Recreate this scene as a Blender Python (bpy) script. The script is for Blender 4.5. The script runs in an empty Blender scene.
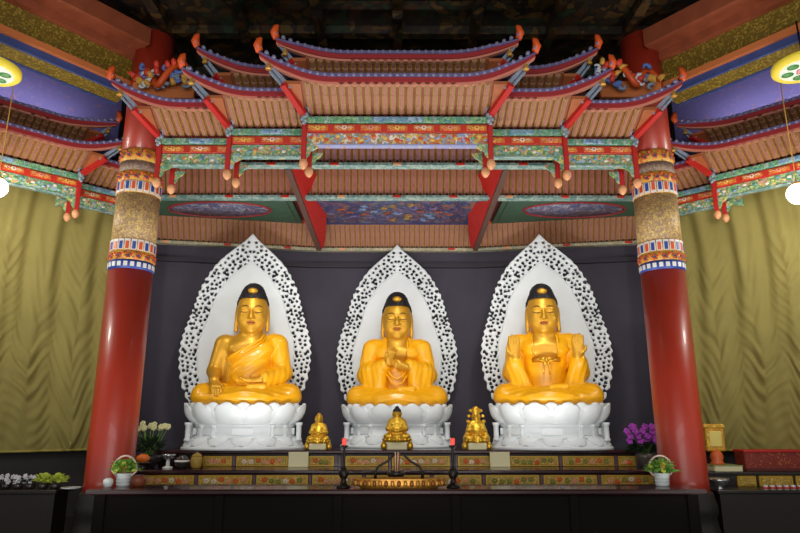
import bpy, math, random
import numpy as np
from mathutils import Vector, Matrix
random.seed(7); rng = np.random.RandomState(5)
PI = math.pi
sc = bpy.context.scene
COL = sc.collection
EYE = 1.6; F = 630.0; TH = math.radians(13.9); U0 = 397.0
CT, ST = math.cos(TH), math.sin(TH)
sin, cos = math.sin, math.cos

def at(u, v, Y):
    """world point at depth Y on the sight line of photo pixel (u, v)"""
    a = (u-U0)/F; b = (266.5-v)/F
    k = Y/(CT-b*ST)
    return Vector((a*k, Y, EYE+(ST+b*CT)*k))
def zat(v, Y): return at(U0, v, Y).z

# ------------------------------------------------------------------ materials
def lin(c):
    if isinstance(c, str):
        c = [int(c[i:i+2], 16)/255 for i in (0, 2, 4)]
    return tuple((x/12.92 if x <= .04045 else ((x+.055)/1.055)**2.4) for x in c[:3])+(1,)
MATS = {}
def mat(name, c, rough=.5, metal=0., var=0., vscale=8., bump=0., bscale=30., spec=.5, coat=0., c2=None, emit=None, estr=0.):
    if name in MATS: return MATS[name]
    m = bpy.data.materials.new(name); m.use_nodes = True
    nt = m.node_tree; b = nt.nodes['Principled BSDF']
    col = lin(c)
    b.inputs['Base Color'].default_value = col
    b.inputs['Roughness'].default_value = rough
    b.inputs['Metallic'].default_value = metal
    b.inputs['Specular IOR Level'].default_value = spec
    b.inputs['Coat Weight'].default_value = coat
    if emit is not None:
        b.inputs['Emission Color'].default_value = lin(emit); b.inputs['Emission Strength'].default_value = estr
    tc = None
    if var > 0 or bump > 0:
        tc = nt.nodes.new('ShaderNodeTexCoord')
    if var > 0:
        n = nt.nodes.new('ShaderNodeTexNoise'); n.inputs['Scale'].default_value = vscale; n.inputs['Detail'].default_value = 5
        nt.links.new(tc.outputs['Object'], n.inputs['Vector'])
        r = nt.nodes.new('ShaderNodeValToRGB')
        lo = tuple(x*(1-var) for x in col[:3])+(1,)
        hi = lin(c2) if c2 else tuple(min(1, x*(1+var)) for x in col[:3])+(1,)
        r.color_ramp.elements[0].position = .3; r.color_ramp.elements[0].color = lo
        r.color_ramp.elements[1].position = .7; r.color_ramp.elements[1].color = hi
        nt.links.new(n.outputs['Fac'], r.inputs['Fac']); nt.links.new(r.outputs['Color'], b.inputs['Base Color'])
    if bump > 0:
        n2 = nt.nodes.new('ShaderNodeTexNoise'); n2.inputs['Scale'].default_value = bscale
        nt.links.new(tc.outputs['Object'], n2.inputs['Vector'])
        bp = nt.nodes.new('ShaderNodeBump'); bp.inputs['Strength'].default_value = bump; bp.inputs['Distance'].default_value = .02
        nt.links.new(n2.outputs['Fac'], bp.inputs['Height']); nt.links.new(bp.outputs['Normal'], b.inputs['Normal'])
    MATS[name] = m
    return m
def ornament(name, palette, scale=14., rough=.45, metal=0., warp=.35, ground=None, gfrac=.4, bump=.3, stretch=(1, 1, 1)):
    """painted / carved ornament: warped cells in a palette of colours on a ground"""
    if name in MATS: return MATS[name]
    m = bpy.data.materials.new(name); m.use_nodes = True
    nt = m.node_tree; b = nt.nodes['Principled BSDF']; L = nt.links.new
    b.inputs['Roughness'].default_value = rough; b.inputs['Metallic'].default_value = metal
    tc = nt.nodes.new('ShaderNodeTexCoord'); mp = nt.nodes.new('ShaderNodeMapping'); mp.inputs['Scale'].default_value = stretch
    L(tc.outputs['Object'], mp.inputs['Vector'])
    n = nt.nodes.new('ShaderNodeTexNoise'); n.inputs['Scale'].default_value = scale*.45; n.inputs['Detail'].default_value = 3
    L(mp.outputs['Vector'], n.inputs['Vector'])
    mx = nt.nodes.new('ShaderNodeMixRGB'); mx.blend_type = 'ADD'; mx.inputs['Fac'].default_value = warp
    L(mp.outputs['Vector'], mx.inputs['Color1']); L(n.outputs['Color'], mx.inputs['Color2'])
    vo = nt.nodes.new('ShaderNodeTexVoronoi'); vo.inputs['Scale'].default_value = scale
    L(mx.outputs['Color'], vo.inputs['Vector'])
    sep = nt.nodes.new('ShaderNodeSeparateColor'); L(vo.outputs['Color'], sep.inputs['Color'])
    r = nt.nodes.new('ShaderNodeValToRGB'); r.color_ramp.interpolation = 'CONSTANT'
    els = r.color_ramp.elements
    for i, c in enumerate(palette):
        p = i/len(palette)
        e = els[i] if i < 2 else els.new(p)
        e.position = p; e.color = lin(c)
    L(sep.outputs['Red'], r.inputs['Fac'])
    out = r.outputs['Color']
    if ground:
        r2 = nt.nodes.new('ShaderNodeValToRGB'); r2.color_ramp.interpolation = 'LINEAR'
        r2.color_ramp.elements[0].position = gfrac; r2.color_ramp.elements[0].color = (0, 0, 0, 1)
        r2.color_ramp.elements[1].position = gfrac+.08; r2.color_ramp.elements[1].color = (1, 1, 1, 1)
        L(vo.outputs['Distance'], r2.inputs['Fac'])
        mg = nt.nodes.new('ShaderNodeMixRGB'); mg.inputs['Color2'].default_value = lin(ground)
        L(r2.outputs['Color'], mg.inputs['Fac']); L(out, mg.inputs['Color1']); out = mg.outputs['Color']
    L(out, b.inputs['Base Color'])
    if bump:
        bp = nt.nodes.new('ShaderNodeBump'); bp.inputs['Strength'].default_value = bump; bp.inputs['Distance'].default_value = .02
        bp.invert = True
        L(vo.outputs['Distance'], bp.inputs['Height']); L(bp.outputs['Normal'], b.inputs['Normal'])
    MATS[name] = m
    return m

M_marble = mat('white_marble', 'e2e9ed', .4, var=.05, vscale=3)
M_marble_in = mat('halo_marble', 'dfe6ea', .45, var=.05, vscale=2)
M_robe = mat('saffron_paint', 'f0ac0e', .3, spec=.5, coat=.15, var=.05, vscale=3)
M_gold = mat('satin_gold', 'cf9a2a', .42, metal=.45, var=.08, vscale=4)
M_goldd = mat('bright_gold', 'dcae38', .28, metal=.8, var=.15, vscale=9)
M_hair = mat('black_hair', '15131a', .55, bump=.8, bscale=45)
M_lips = mat('lip_paint', 'b06428', .45)
M_line = mat('brow_paint', '5e3c10', .5)
M_red = mat('red_lacquer', '9c2c1a', .38, coat=.15, var=.06, vscale=1.5)
M_hip = mat('red_paint', 'b8201c', .5, var=.08, vscale=5)
M_pink = mat('bracket_pink', 'a3695e', .6, var=.12, vscale=7)
M_olive = mat('bracket_gold_edge', 'a08236', .55, var=.15, vscale=12)
M_brown = mat('corner_ochre', 'a2592f', .6, var=.12, vscale=8)
M_dkred = mat('deep_red_backing', '5a1d1c', .7)
M_back = mat('ochre_backing', '96583e', .65, var=.12, vscale=9)
M_violet = mat('violet_tile', '6a5f90', .45, var=.2, vscale=9)
M_salmon = mat('salmon_paint', 'c8806a', .55)
M_maroon = mat('maroon_paint', '9a262a', .5)
M_bluegrey = mat('bluegrey_paint', '8494a8', .5, var=.2, vscale=20)
M_tile = mat('roof_tile_blue', '3b3a5c', .5, var=.2, vscale=8)
M_orange = mat('orange_paint', 'd8551f', .45)
M_bell = mat('pendant_peach', 'e0a070', .4, var=.15, vscale=20)
M_bellgold = mat('pendant_gold', 'd5a24a', .4, metal=.3)
M_green = ornament('beam_green', ['72ac7a', '549470', '98c096', '5a9a9c', '86b07c'], 22, ground='4e8462', gfrac=.62)
M_blue = ornament('beam_blue', ['7fa2c0', '5f8ab4', '9fb8c8', '6f9aa0'], 18, ground='4d77a0', gfrac=.7)
M_teal = ornament('beam_teal', ['94aea6', '7a9c9a', 'a8bab0', '628c8a'], 16, ground='72928e', gfrac=.7)
M_pale = ornament('beam_pale', ['b9b093', 'a8a488', 'c8bc9a', '94a08e'], 16, ground='a49a80', gfrac=.7)
M_framered = mat('frame_red', 'c4301f', .45, var=.08, vscale=9)
M_panel = ornament('panel_orange', ['d8702a', 'e08a30', 'c4542a', 'e0a040'], 24, ground='cc5a28', gfrac=.6)
M_flower = mat('panel_gold_flower', 'e8c060', .4)
M_carved = ornament('carved_gold', ['e0b04a', 'd4862c', 'd6503a', 'e8d080', '8ab0d8', 'ece4d8', '7ab0c0', '9ab4e0'], 17, ground='c08a5c', gfrac=.55)
M_carvedgreen = ornament('carved_green', ['7ab07e', 'aec88c', 'e0c870', '9fbcd0', 'd8907a', '60986e', '88b47c'], 20, ground='649468', gfrac=.6)
M_lav = mat('lavender_edge', '9aa0cc', .5)
M_white = mat('white_paint', 'e4e2dc', .5)
M_bluep = mat('blue_paint', '27479a', .45)
M_brocade = ornament('brocade', ['b89660', 'a8875a', 'c4a566', 'ac9068', 'd0b060'], 34, ground='94785a', gfrac=.55, warp=.1)
M_brocade2 = ornament('brocade_grey', ['8f7a6a', '9a7d70', 'a58c62', '7d6a66'], 34, ground='7a655c', gfrac=.55, warp=.1)
M_goldpaint = ornament('gold_floral', ['d8a240', 'e0b450', 'c8602e', 'd49a38', '8a5a50'], 16, ground='d09a38', gfrac=.5)
M_wall = mat('slate_wall', '3d3947', .75, var=.14, vscale=1.2)
M_dark = mat('dark_hall', '3c3a3a', .8)
M_black = mat('near_black_wood', '1c1412', .4, coat=.15)
M_dull = mat('dull_black_wood', '120e0d', .85, spec=.15)
M_wood = mat('lacquered_wood', '31151a', .26, coat=.45, var=.3, vscale=3, spec=.5)
M_wood2 = mat('purple_wood', '5e4650', .35, coat=.3)
M_altarpanel = ornament('altar_panel', ['cca040', 'a8923a', 'dcb450', '949a48', 'd0704c', 'cca248', 'e0c468'], 26, ground='a8842e', gfrac=.5, metal=.1)
M_altarframe = mat('altar_gold_frame', 'c79f34', .4, metal=.3)
M_curtain = mat('olive_curtain', '8d8248', .75, var=.07, vscale=2, spec=.25)
M_curtainhem = mat('curtain_hem', 'a09444', .7)
M_ceilpaint = ornament('ceiling_painting', ['34406e', '4c4270', '60708e', '38385a', '785464', '2c3658', '8a6048', '44507c'], 9, ground='303256', gfrac=.75, warp=1.1, bump=0)
M_ceilgreen = mat('ceiling_green', '3c5a48', .6, var=.15, vscale=6)
M_ceilblue = mat('ceiling_blue_border', '33457e', .6, var=.15, vscale=6)
M_cloud = ornament('cloud_painting', ['8088a0', '5a6284', 'a09aa8', '6a5a72', '46507a', '7a6a80'], 10, ground='4a4a6a', gfrac=.75, warp=1.1, bump=0)
M_girder = ornament('girder_olive', ['8a7326', '7a6420', '9c8634', '6c5a1e'], 30, ground='6a5418', gfrac=.5, warp=.05, bump=.2)
M_girdor = mat('girder_orange', 'c4703c', .5)
M_girdred = mat('girder_brown', '8a4428', .55, var=.15, vscale=6)
M_purple = ornament('purple_board', ['6e68a6', '7670a8', '6a64a0', '7a6ca4', '8a6a90'], 12, ground='6c66a6', gfrac=.3, bump=0)
M_ceil = ornament('dark_ceiling_ornament', ['3c2c14', '2a2214', '4a3618', '1e2a1a', '362010'], 5, ground='1c1610', gfrac=.5, warp=.8, bump=.2)
M_leaf = mat('leaf_green', '6a9838', .5, var=.3, vscale=20)
M_leafd = mat('leaf_dark', '20361e', .55, var=.3, vscale=20)
M_lime = mat('bloom_lime', 'b4c445', .5, var=.2, vscale=25)
M_cream = mat('bloom_cream', 'd8d6a0', .5, var=.12, vscale=25)
M_pinkbl = mat('bloom_magenta', 'a83ab4', .5, var=.25, vscale=25)
M_whitebl = mat('bloom_white', 'd0ccd4', .5)
M_orangefr = mat('orange_fruit', 'f07a2a', .45)
M_pot = mat('dark_pot', '2c2624', .3, coat=.3)
M_wpot = mat('white_basket', 'dce4e4', .5)
M_rim = mat('basket_handle', 'dcc4b4', .5)
M_bronze = mat('dark_bronze', '1e1816', .4, metal=.5)
M_card = mat('cream_card', 'd8d2a8', .6)
M_candle = mat('red_glass', 'e84a4a', .3, emit='ff5040', estr=.6)
M_steel = mat('steel', 'b8bcc0', .25, metal=.9)
M_yellow = mat('lantern_yellow', 'e8d040', .45, emit='e8d040', estr=.25)
M_lwhite = mat('lantern_white', 'e8f0e4', .5, emit='e8f0e4', estr=.35)
M_lgreen = mat('lantern_green', '2f8a34', .5)
M_lpink = mat('lantern_pink', 'e0909c', .5)
M_globe = mat('lit_globe', 'ffffff', .4, emit='fff6ea', estr=6.0)
M_floor = mat('dark_granite_floor', '2a2624', .25, var=.2, vscale=6)
M_plinth = mat('dark_plinth', '1c1917', .5, var=.2, vscale=10)
M_goldplaque = ornament('gold_plaque', ['d8a430', 'e4b840', 'c08828', 'e8c860'], 18, ground='c8922c', gfrac=.5, metal=.3)
M_cabred = ornament('red_gold_cabinet', ['8a2a1c', '9a3420', '7c2418', 'b87030', '8a2a1c', '86281a'], 26, ground='7a2218', gfrac=.45)

# ------------------------------------------------------------------ mesh builder
class MB:
    def __init__(s): s.v = []; s.f = []; s.m = []; s.sm = []
    def add(s, vs, fs, m=0, smooth=False, xf=None):
        o = len(s.v)
        if xf is not None: vs = [xf @ Vector(p) for p in vs]
        s.v += [tuple(p) for p in vs]
        for f in fs:
            s.f.append(tuple(i+o for i in f)); s.m.append(m); s.sm.append(smooth)
        return s
    def box(s, a, b, m=0, xf=None):
        x0, y0, z0 = [min(p, q) for p, q in zip(a, b)]; x1, y1, z1 = [max(p, q) for p, q in zip(a, b)]
        return s.add([(x0,y0,z0),(x1,y0,z0),(x1,y1,z0),(x0,y1,z0),(x0,y0,z1),(x1,y0,z1),(x1,y1,z1),(x0,y1,z1)],
              [(0,3,2,1),(4,5,6,7),(0,1,5,4),(1,2,6,5),(2,3,7,6),(3,0,4,7)], m, False, xf)
    def bbox(s, a, b, c=.01, m=0, xf=None):
        """box with chamfered edges along z-normal faces (front/back bevel in xz)"""
        x0, y0, z0 = [min(p, q) for p, q in zip(a, b)]; x1, y1, z1 = [max(p, q) for p, q in zip(a, b)]
        pr = [(x0+c,z0),(x1-c,z0),(x1,z0+c),(x1,z1-c),(x1-c,z1),(x0+c,z1),(x0,z1-c),(x0,z0+c)]
        pi = [(min(max(x,x0+c),x1-c), min(max(z,z0+c),z1-c)) for x, z in pr]
        vs = [(x,y0,z) for x,z in pi]+[(x,y0+c,z) for x,z in pr]+[(x,y1,z) for x,z in pr]
        n = 8; fs = [tuple(range(n)), tuple(reversed(range(2*n,3*n)))]
        for k in (0, 1):
            for i in range(n):
                j = (i+1) % n; fs.append((k*n+i, (k+1)*n+i, (k+1)*n+j, k*n+j))
        return s.add(vs, fs, m, False, xf)
    def prism(s, poly, axis, d0, d1, m=0, xf=None):
        """poly: list of 2D; axis 'x': poly in (y,z); 'y': (x,z); 'z': (x,y)"""
        def mk(p, d):
            return {'x': (d,p[0],p[1]), 'y': (p[0],d,p[1]), 'z': (p[0],p[1],d)}[axis]
        n = len(poly)
        vs = [mk(p,d0) for p in poly]+[mk(p,d1) for p in poly]
        fs = [tuple(reversed(range(n))), tuple(range(n,2*n))]+[(i,(i+1)%n,n+(i+1)%n,n+i) for i in range(n)]
        return s.add(vs, fs, m, False, xf)
    def bar(s, p0, p1, w, h, m=0, up=(0,0,1), w1=None, h1=None):
        p0, p1 = Vector(p0), Vector(p1); d = (p1-p0).normalized(); u = Vector(up)
        sx = d.cross(u)
        if sx.length < 1e-4: sx = d.cross(Vector((1,0,0)))
        sx.normalize(); u = sx.cross(d).normalized()
        w1 = w if w1 is None else w1; h1 = h if h1 is None else h1
        vs = []
        for p, a, b in ((p0,w,h),(p1,w1,h1)):
            vs += [p-sx*a/2-u*b/2, p+sx*a/2-u*b/2, p+sx*a/2+u*b/2, p-sx*a/2+u*b/2]
        return s.add(vs, [(0,1,2,3),(7,6,5,4),(0,4,5,1),(1,5,6,2),(2,6,7,3),(3,7,4,0)], m)
    def tube(s, pts, r, n=8, m=0, closed=False):
        pts = [Vector(p) for p in pts]; N = len(pts)
        rs = r if isinstance(r, (list, tuple)) else [r]*N
        ref = Vector((.12,.31,.94)); vs = []
        for i, p in enumerate(pts):
            if closed: t = pts[(i+1)%N]-pts[i-1]
            else: t = pts[min(i+1,N-1)]-pts[max(i-1,0)]
            t.normalize(); a = t.cross(ref)
            if a.length < .05: a = t.cross(Vector((1,0,0)))
            a.normalize(); b = a.cross(t)
            vs += [p+(a*cos(2*PI*k/n)+b*sin(2*PI*k/n))*rs[i] for k in range(n)]
        fs = []
        for i in range(N if closed else N-1):
            j = (i+1) % N
            for k in range(n):
                l = (k+1) % n; fs.append((i*n+k, i*n+l, j*n+l, j*n+k))
        if not closed: fs += [tuple(reversed(range(n))), tuple(range((N-1)*n, N*n))]
        return s.add(vs, fs, m, True)
    def lathe(s, prof, c=(0,0,0), n=20, m=0, sx=1, sy=1, smooth=True):
        vs = []; N = len(prof)
        for r, z in prof:
            vs += [(c[0]+r*sx*cos(2*PI*k/n), c[1]+r*sy*sin(2*PI*k/n), c[2]+z) for k in range(n)]
        fs = [(i*n+k, i*n+(k+1)%n, (i+1)*n+(k+1)%n, (i+1)*n+k) for i in range(N-1) for k in range(n)]
        fs += [tuple(reversed(range(n))), tuple(range((N-1)*n, N*n))]
        return s.add(vs, fs, m, smooth)
    def ball(s, c, r, m=0, n=10, k=7, sc3=(1,1,1)):
        vs = []; fs = []
        for i in range(1, k):
            t = PI*i/k
            vs += [(c[0]+r*sc3[0]*sin(t)*cos(2*PI*j/n), c[1]+r*sc3[1]*sin(t)*sin(2*PI*j/n), c[2]+r*sc3[2]*cos(t)) for j in range(n)]
        top = len(vs); vs += [(c[0],c[1],c[2]+r*sc3[2]), (c[0],c[1],c[2]-r*sc3[2])]
        for i in range(k-2):
            for j in range(n):
                l = (j+1) % n; fs.append((i*n+j, (i+1)*n+j, (i+1)*n+l, i*n+l))
        for j in range(n):
            l = (j+1) % n; fs.append((top, j, l)); fs.append((top+1, (k-2)*n+l, (k-2)*n+j))
        return s.add(vs, fs, m, True)
    def grid(s, fn, nu, nv, m=0, thick=None, smooth=True):
        """surface fn(i/nu, j/nv) -> point ; thick: vector function or offset giving a solid"""
        P = [[Vector(fn(i/nu, j/nv)) for j in range(nv+1)] for i in range(nu+1)]
        vs = [p for row in P for p in row]; w = nv+1
        fs = [(i*w+j, (i+1)*w+j, (i+1)*w+j+1, i*w+j+1) for i in range(nu) for j in range(nv)]
        if thick is not None:
            o = len(vs)
            T = Vector(thick)
            vs = vs+[p+T for p in vs]
            fs = fs+[tuple(k+o for k in reversed(f)) for f in fs]
            bd = [(i,0) for i in range(nu)]+[(nu,j) for j in range(nv)]+[(i,nv) for i in range(nu,0,-1)]+[(0,j) for j in range(nv,0,-1)]
            ids = [i*w+j for i, j in bd]
            for a in range(len(ids)):
                b_ = (a+1) % len(ids)
                fs.append((ids[b_], ids[a], ids[a]+o, ids[b_]+o))
        return s.add(vs, fs, m, smooth)
    def build(s, name, mats, parent=None, loc=None):
        me = bpy.data.meshes.new(name)
        me.from_pydata(s.v, [], s.f)
        for m in (mats if isinstance(mats, (list, tuple)) else [mats]): me.materials.append(m)
        me.polygons.foreach_set('material_index', s.m)
        me.polygons.foreach_set('use_smooth', s.sm)
        me.update()
        o = bpy.data.objects.new(name, me); COL.objects.link(o)
        if parent: o.parent = parent
        if loc is not None: o.location = loc
        return o

def tag(o, label=None, cat=None, group=None, kind=None):
    if label: o['label'] = label
    if cat: o['category'] = cat
    if group: o['group'] = group
    if kind: o['kind'] = kind
    return o
def thing(name, label, cat, loc=(0,0,0), rz=0, group=None):
    o = bpy.data.objects.new(name, None); COL.objects.link(o)
    o.empty_display_size = .1
    o.location = loc; o.rotation_euler = (0,0,rz)
    return tag(o, label, cat, group)
def struct(o): o['kind'] = 'structure'; return o
def link_copy(o, parent, loc=None, rz=None):
    c = o.copy(); COL.objects.link(c); c.parent = parent
    if loc is not None: c.location = loc
    if rz is not None: c.rotation_euler = (0,0,rz)
    return c
def dup(root, loc=None, rz=None, label=None):
    r = root.copy(); COL.objects.link(r)
    if loc is not None: r.location = loc
    if rz is not None: r.rotation_euler = (0,0,rz)
    if label: r['label'] = label
    for ch in list(root.children):
        c = ch.copy(); COL.objects.link(c); c.parent = r
        for g in list(ch.children):
            d = g.copy(); COL.objects.link(d); d.parent = c
    return r

# ------------------------------------------------------------------ signed-distance figures
class Field:
    def __init__(s, lo, hi, h):
        s.lo = np.array(lo, np.float32); s.h = h
        n = [int(math.ceil((b-a)/h))+1 for a, b in zip(lo, hi)]
        ax = [np.float32(lo[i])+np.arange(n[i], dtype=np.float32)*np.float32(h) for i in range(3)]
        s.X = ax[0][:,None,None]; s.Y = ax[1][None,:,None]; s.Z = ax[2][None,None,:]
        s.n = n; s.d = np.full(n, 9., np.float32)
    def ell(s, c, r):
        qx = (s.X-c[0]); qy = (s.Y-c[1]); qz = (s.Z-c[2])
        k0 = np.sqrt((qx/r[0])**2+(qy/r[1])**2+(qz/r[2])**2)
        return (k0-1)*min(r)*(.5+.5*np.float32(sorted(r)[1]/min(r)))
    def cap(s, a, b, r0, r1=None, sy=1.):
        r1 = r0 if r1 is None else r1
        a = np.array(a, np.float32); b = np.array(b, np.float32); ba = b-a
        ba2 = ba.copy(); ba2[1] /= sy
        px = s.X-a[0]; py = (s.Y-a[1])/np.float32(sy); pz = s.Z-a[2]
        t = np.clip((px*ba2[0]+py*ba2[1]+pz*ba2[2])/max(float((ba2**2).sum()), 1e-9), 0, 1)
        return np.sqrt((px-t*ba2[0])**2+(py-t*ba2[1])**2+(pz-t*ba2[2])**2)-(r0+(r1-r0)*t)
    @staticmethod
    def smin(a, b, k):
        if k <= 0: return np.minimum(a, b)
        h = np.maximum(k-np.abs(a-b), 0)/k
        return np.minimum(a, b)-h*h*k*.25
    def u(s, d, k=.05): s.d = s.smin(s.d, d, k)
    def sub(s, d, k=.02): s.d = -s.smin(-s.d, d, k)
    def mesh(s, name, m, parent=None, smooth=True):
        d = s.d; S = d < 0; n = d.shape
        cnt = np.zeros([k-1 for k in n], np.int8)
        offs = [(i,j,k) for i in (0,1) for j in (0,1) for k in (0,1)]
        def sl(o): return tuple(slice(q, n[a]-1+q) for a, q in enumerate(o))
        for o in offs: cnt += S[sl(o)]
        act = (cnt > 0) & (cnt < 8)
        ci = np.argwhere(act); idx = np.full(act.shape, -1, np.int64); idx[act] = np.arange(len(ci))
        acc = np.zeros((len(ci),3)); w = np.zeros(len(ci))
        for o in offs:
            for a in range(3):
                if o[a]: continue
                q = list(o); q[a] = 1
                d0 = d[tuple((ci+np.array(o)).T)]; d1 = d[tuple((ci+np.array(q)).T)]
                x = (d0 < 0) != (d1 < 0)
                t = np.where(x, d0/np.where(x, d0-d1, 1), 0)
                p = np.tile(np.array(o, float), (len(ci),1)); p[:,a] = t
                acc += p*x[:,None]; w += x
        V = (ci+acc/w[:,None])*s.h+s.lo
        Fs = []
        for a in range(3):
            b, c = (a+1) % 3, (a+2) % 3
            s0 = [slice(None)]*3; s1 = [slice(None)]*3
            s0[a] = slice(0, n[a]-1); s1[a] = slice(1, n[a])
            x = S[tuple(s0)] != S[tuple(s1)]
            e = np.argwhere(x)
            e = e[(e[:,b] > 0) & (e[:,c] > 0) & (e[:,b] < n[b]-1) & (e[:,c] < n[c]-1)]
            eb = np.eye(3, dtype=int)[b]; ec = np.eye(3, dtype=int)[c]
            q = np.stack([idx[tuple((e-eb-ec).T)], idx[tuple((e-ec).T)], idx[tuple(e.T)], idx[tuple((e-eb).T)]], 1)
            flip = ~S[tuple(e.T)]
            q[flip] = q[flip][:, ::-1]
            Fs.append(q)
        Fq = np.concatenate(Fs); Fq = Fq[(Fq >= 0).all(1)]
        me = bpy.data.meshes.new(name)
        me.vertices.add(len(V)); me.vertices.foreach_set('co', V.astype(np.float32).ravel())
        me.loops.add(len(Fq)*4); me.loops.foreach_set('vertex_index', Fq.astype(np.int32).ravel())
        me.polygons.add(len(Fq)); me.polygons.foreach_set('loop_start', np.arange(0, len(Fq)*4, 4, dtype=np.int32))
        me.update(calc_edges=True); me.validate()
        me.polygons.foreach_set('use_smooth', np.ones(len(me.polygons), bool))
        me.materials.append(m); me.update()
        o = bpy.data.objects.new(name, me); COL.objects.link(o)
        if parent: o.parent = parent
        return o

def chain(fl, pts, rs, k=.012, base=None):
    for i in range(len(pts)-1):
        d = fl.cap(pts[i], pts[i+1], rs[i], rs[i+1])
        fl.u(d, k)
def hand(fl, wrist, dirv, palm_n, side, size=.36, curl=.25, r=.03):
    """palm + five bent fingers. dirv: along the fingers, palm_n: out of the palm, side: +1 thumb on dir x n side"""
    w = Vector(wrist); d = Vector(dirv).normalized(); n = Vector(palm_n); n = (n-d*n.dot(d)).normalized()
    t = d.cross(n)*side
    pl = size*.5
    for k in range(4):
        off = t*(.5-k/3)*size*.36
        fl.u(fl.cap(w+off*.55, w+d*pl+off, r*1.35, r*1.2), .03)
    for k, ln in enumerate((.46, .53, .49, .38)):
        b0 = w+d*pl+t*(.5-k/3)*size*.42
        L = ln*size
        p1 = b0+(d+n*curl*.5).normalized()*L*.45
        p2 = p1+(d+n*curl*1.3).normalized()*L*.32
        p3 = p2+(d+n*curl*2.2).normalized()*L*.25
        chain(fl, [b0, p1, p2, p3], [r*1.05, r*.98, r*.9, r*.75], .008)
    b0 = w+d*pl*.25+t*size*.17
    p1 = b0+(d*.75+t*.75+n*.25).normalized()*size*.24
    p2 = p1+(d*1.+t*.25+n*.35).normalized()*size*.19
    chain(fl, [b0, p1, p2], [r*1.3, r*1.1, r*.85], .02)

HK = 1.12; HZ = 1.38
def head(F0, hz):
    f = Field.__new__(Field); f.n = F0.n; f.h = F0.h; f.lo = F0.lo
    f.X, f.Y, f.Z = F0.X/HK, F0.Y/HK, (F0.Z-hz)/HZ+hz; f.d = np.full(f.n, 9., np.float32)
    f.u(f.cap((0,.03,hz-.36), (0,.02,hz-.18), .17, .15), .1)
    # neck creases
    f.u(f.ell((0,.03,hz+.03), (.25,.275,.31)), .05)
    f.u(f.ell((0,-.055,hz-.12), (.215,.2,.185)), .06)
    f.u(f.ell((0,-.175,hz-.235), (.075,.06,.05)), .05)                     # chin
    for s in (-1, 1):
        f.u(f.ell((s*.12,-.155,hz-.1), (.085,.07,.08)), .05)               # cheek
        f.u(f.cap((s*.045,-.225,hz+.045), (s*.17,-.175,hz+.06), .016, .01), .03)   # brow ridge
        f.sub(f.ell((s*.105,-.245,hz+.0), (.07,.035,.03)), .03)
        f.u(f.ell((s*.105,-.187,hz+.0), (.066,.033,.03)), .02)             # half-closed lid
        f.u(f.ell((s*.255,.05,hz-.05), (.03,.055,.16)), .02)                # long ear
        f.u(f.cap((s*.258,.03,hz-.13), (s*.25,.03,hz-.215), .026, .036), .02)
    f.u(f.cap((0,-.235,hz+.04), (0,-.285,hz-.075), .018, .034), .025)      # nose
    for s in (-1, 1): f.u(f.ell((s*.034,-.255,hz-.082), (.025,.03,.02)), .015)
    f.sub(f.ell((0,-.26,hz-.148), (.075,.04,.012)), .02)
    F0.u(f.d*HK, .06)
def hscale(m, hz): m.v = [(x*HK, y*HK, hz+(z-hz)*HZ) for x, y, z in m.v]; return m

def add_face_parts(body, hz):
    m = MB()
    m.tube([(-.075,-.238,hz-.143),(-.035,-.256,hz-.135),(0,-.259,hz-.14),(.035,-.256,hz-.135),(.075,-.238,hz-.143)], [.005,.009,.008,.009,.005], 8)
    m.tube([(-.06,-.243,hz-.158),(-.025,-.258,hz-.168),(.025,-.258,hz-.168),(.06,-.243,hz-.158)], [.005,.011,.011,.005], 8)
    hscale(m, hz); tag(m.build('lips', M_lips, body), 'red painted lips')
    for s in (-1, 1):
        m = MB()
        m.tube([(s*.05,-.226,hz-.006),(s*.1,-.229,hz-.014),(s*.15,-.211,hz-.008),(s*.17,-.196,hz+.0)], [.004,.006,.006,.003], 6)
        hscale(m, hz); tag(m.build('eyelid_line', M_line, body), 'dark painted lid line')
        m = MB()
        m.tube([(s*.04,-.243,hz+.055),(s*.09,-.238,hz+.078),(s*.15,-.203,hz+.072),(s*.19,-.165,hz+.05)], [.005,.007,.006,.003], 6)
        hscale(m, hz); tag(m.build('eyebrow', M_line, body), 'dark painted eyebrow')

def make_hair(root, hz):
    f = Field((-.36,-.36,hz-.12), (.36,.4,hz+.58), .014)
    f.u(f.ell((0,.04,hz+.09), (.272,.3,.235)), 0)
    f.d = np.maximum(f.d, -(f.Z-(hz+.185+.5*np.clip(-f.Y-.05, 0, .3)*0-.9*np.clip(f.Y-.0, 0, .2)+0*f.X)))
    f.u(f.ell((0,.05,hz+.31), (.165,.165,.115)), .12)
    f.d = f.d+.007*np.sin(f.X*75)*np.sin(f.Z*75)*np.sin(f.Y*75+1)
    o = f.mesh('hair', M_hair, root)
    for v in o.data.vertices: v.co = (v.co.x*HK, v.co.y*HK, hz+(v.co.z-hz)*HZ)
    m = MB()
    m.ball((0,-.175,hz+.285), .08, 0, 14, 9, (1,.7,.5))
    hscale(m, hz); tag(m.build('hair_jewel', M_gold, o), 'gold crescent jewel on black hair')
    return o

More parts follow.
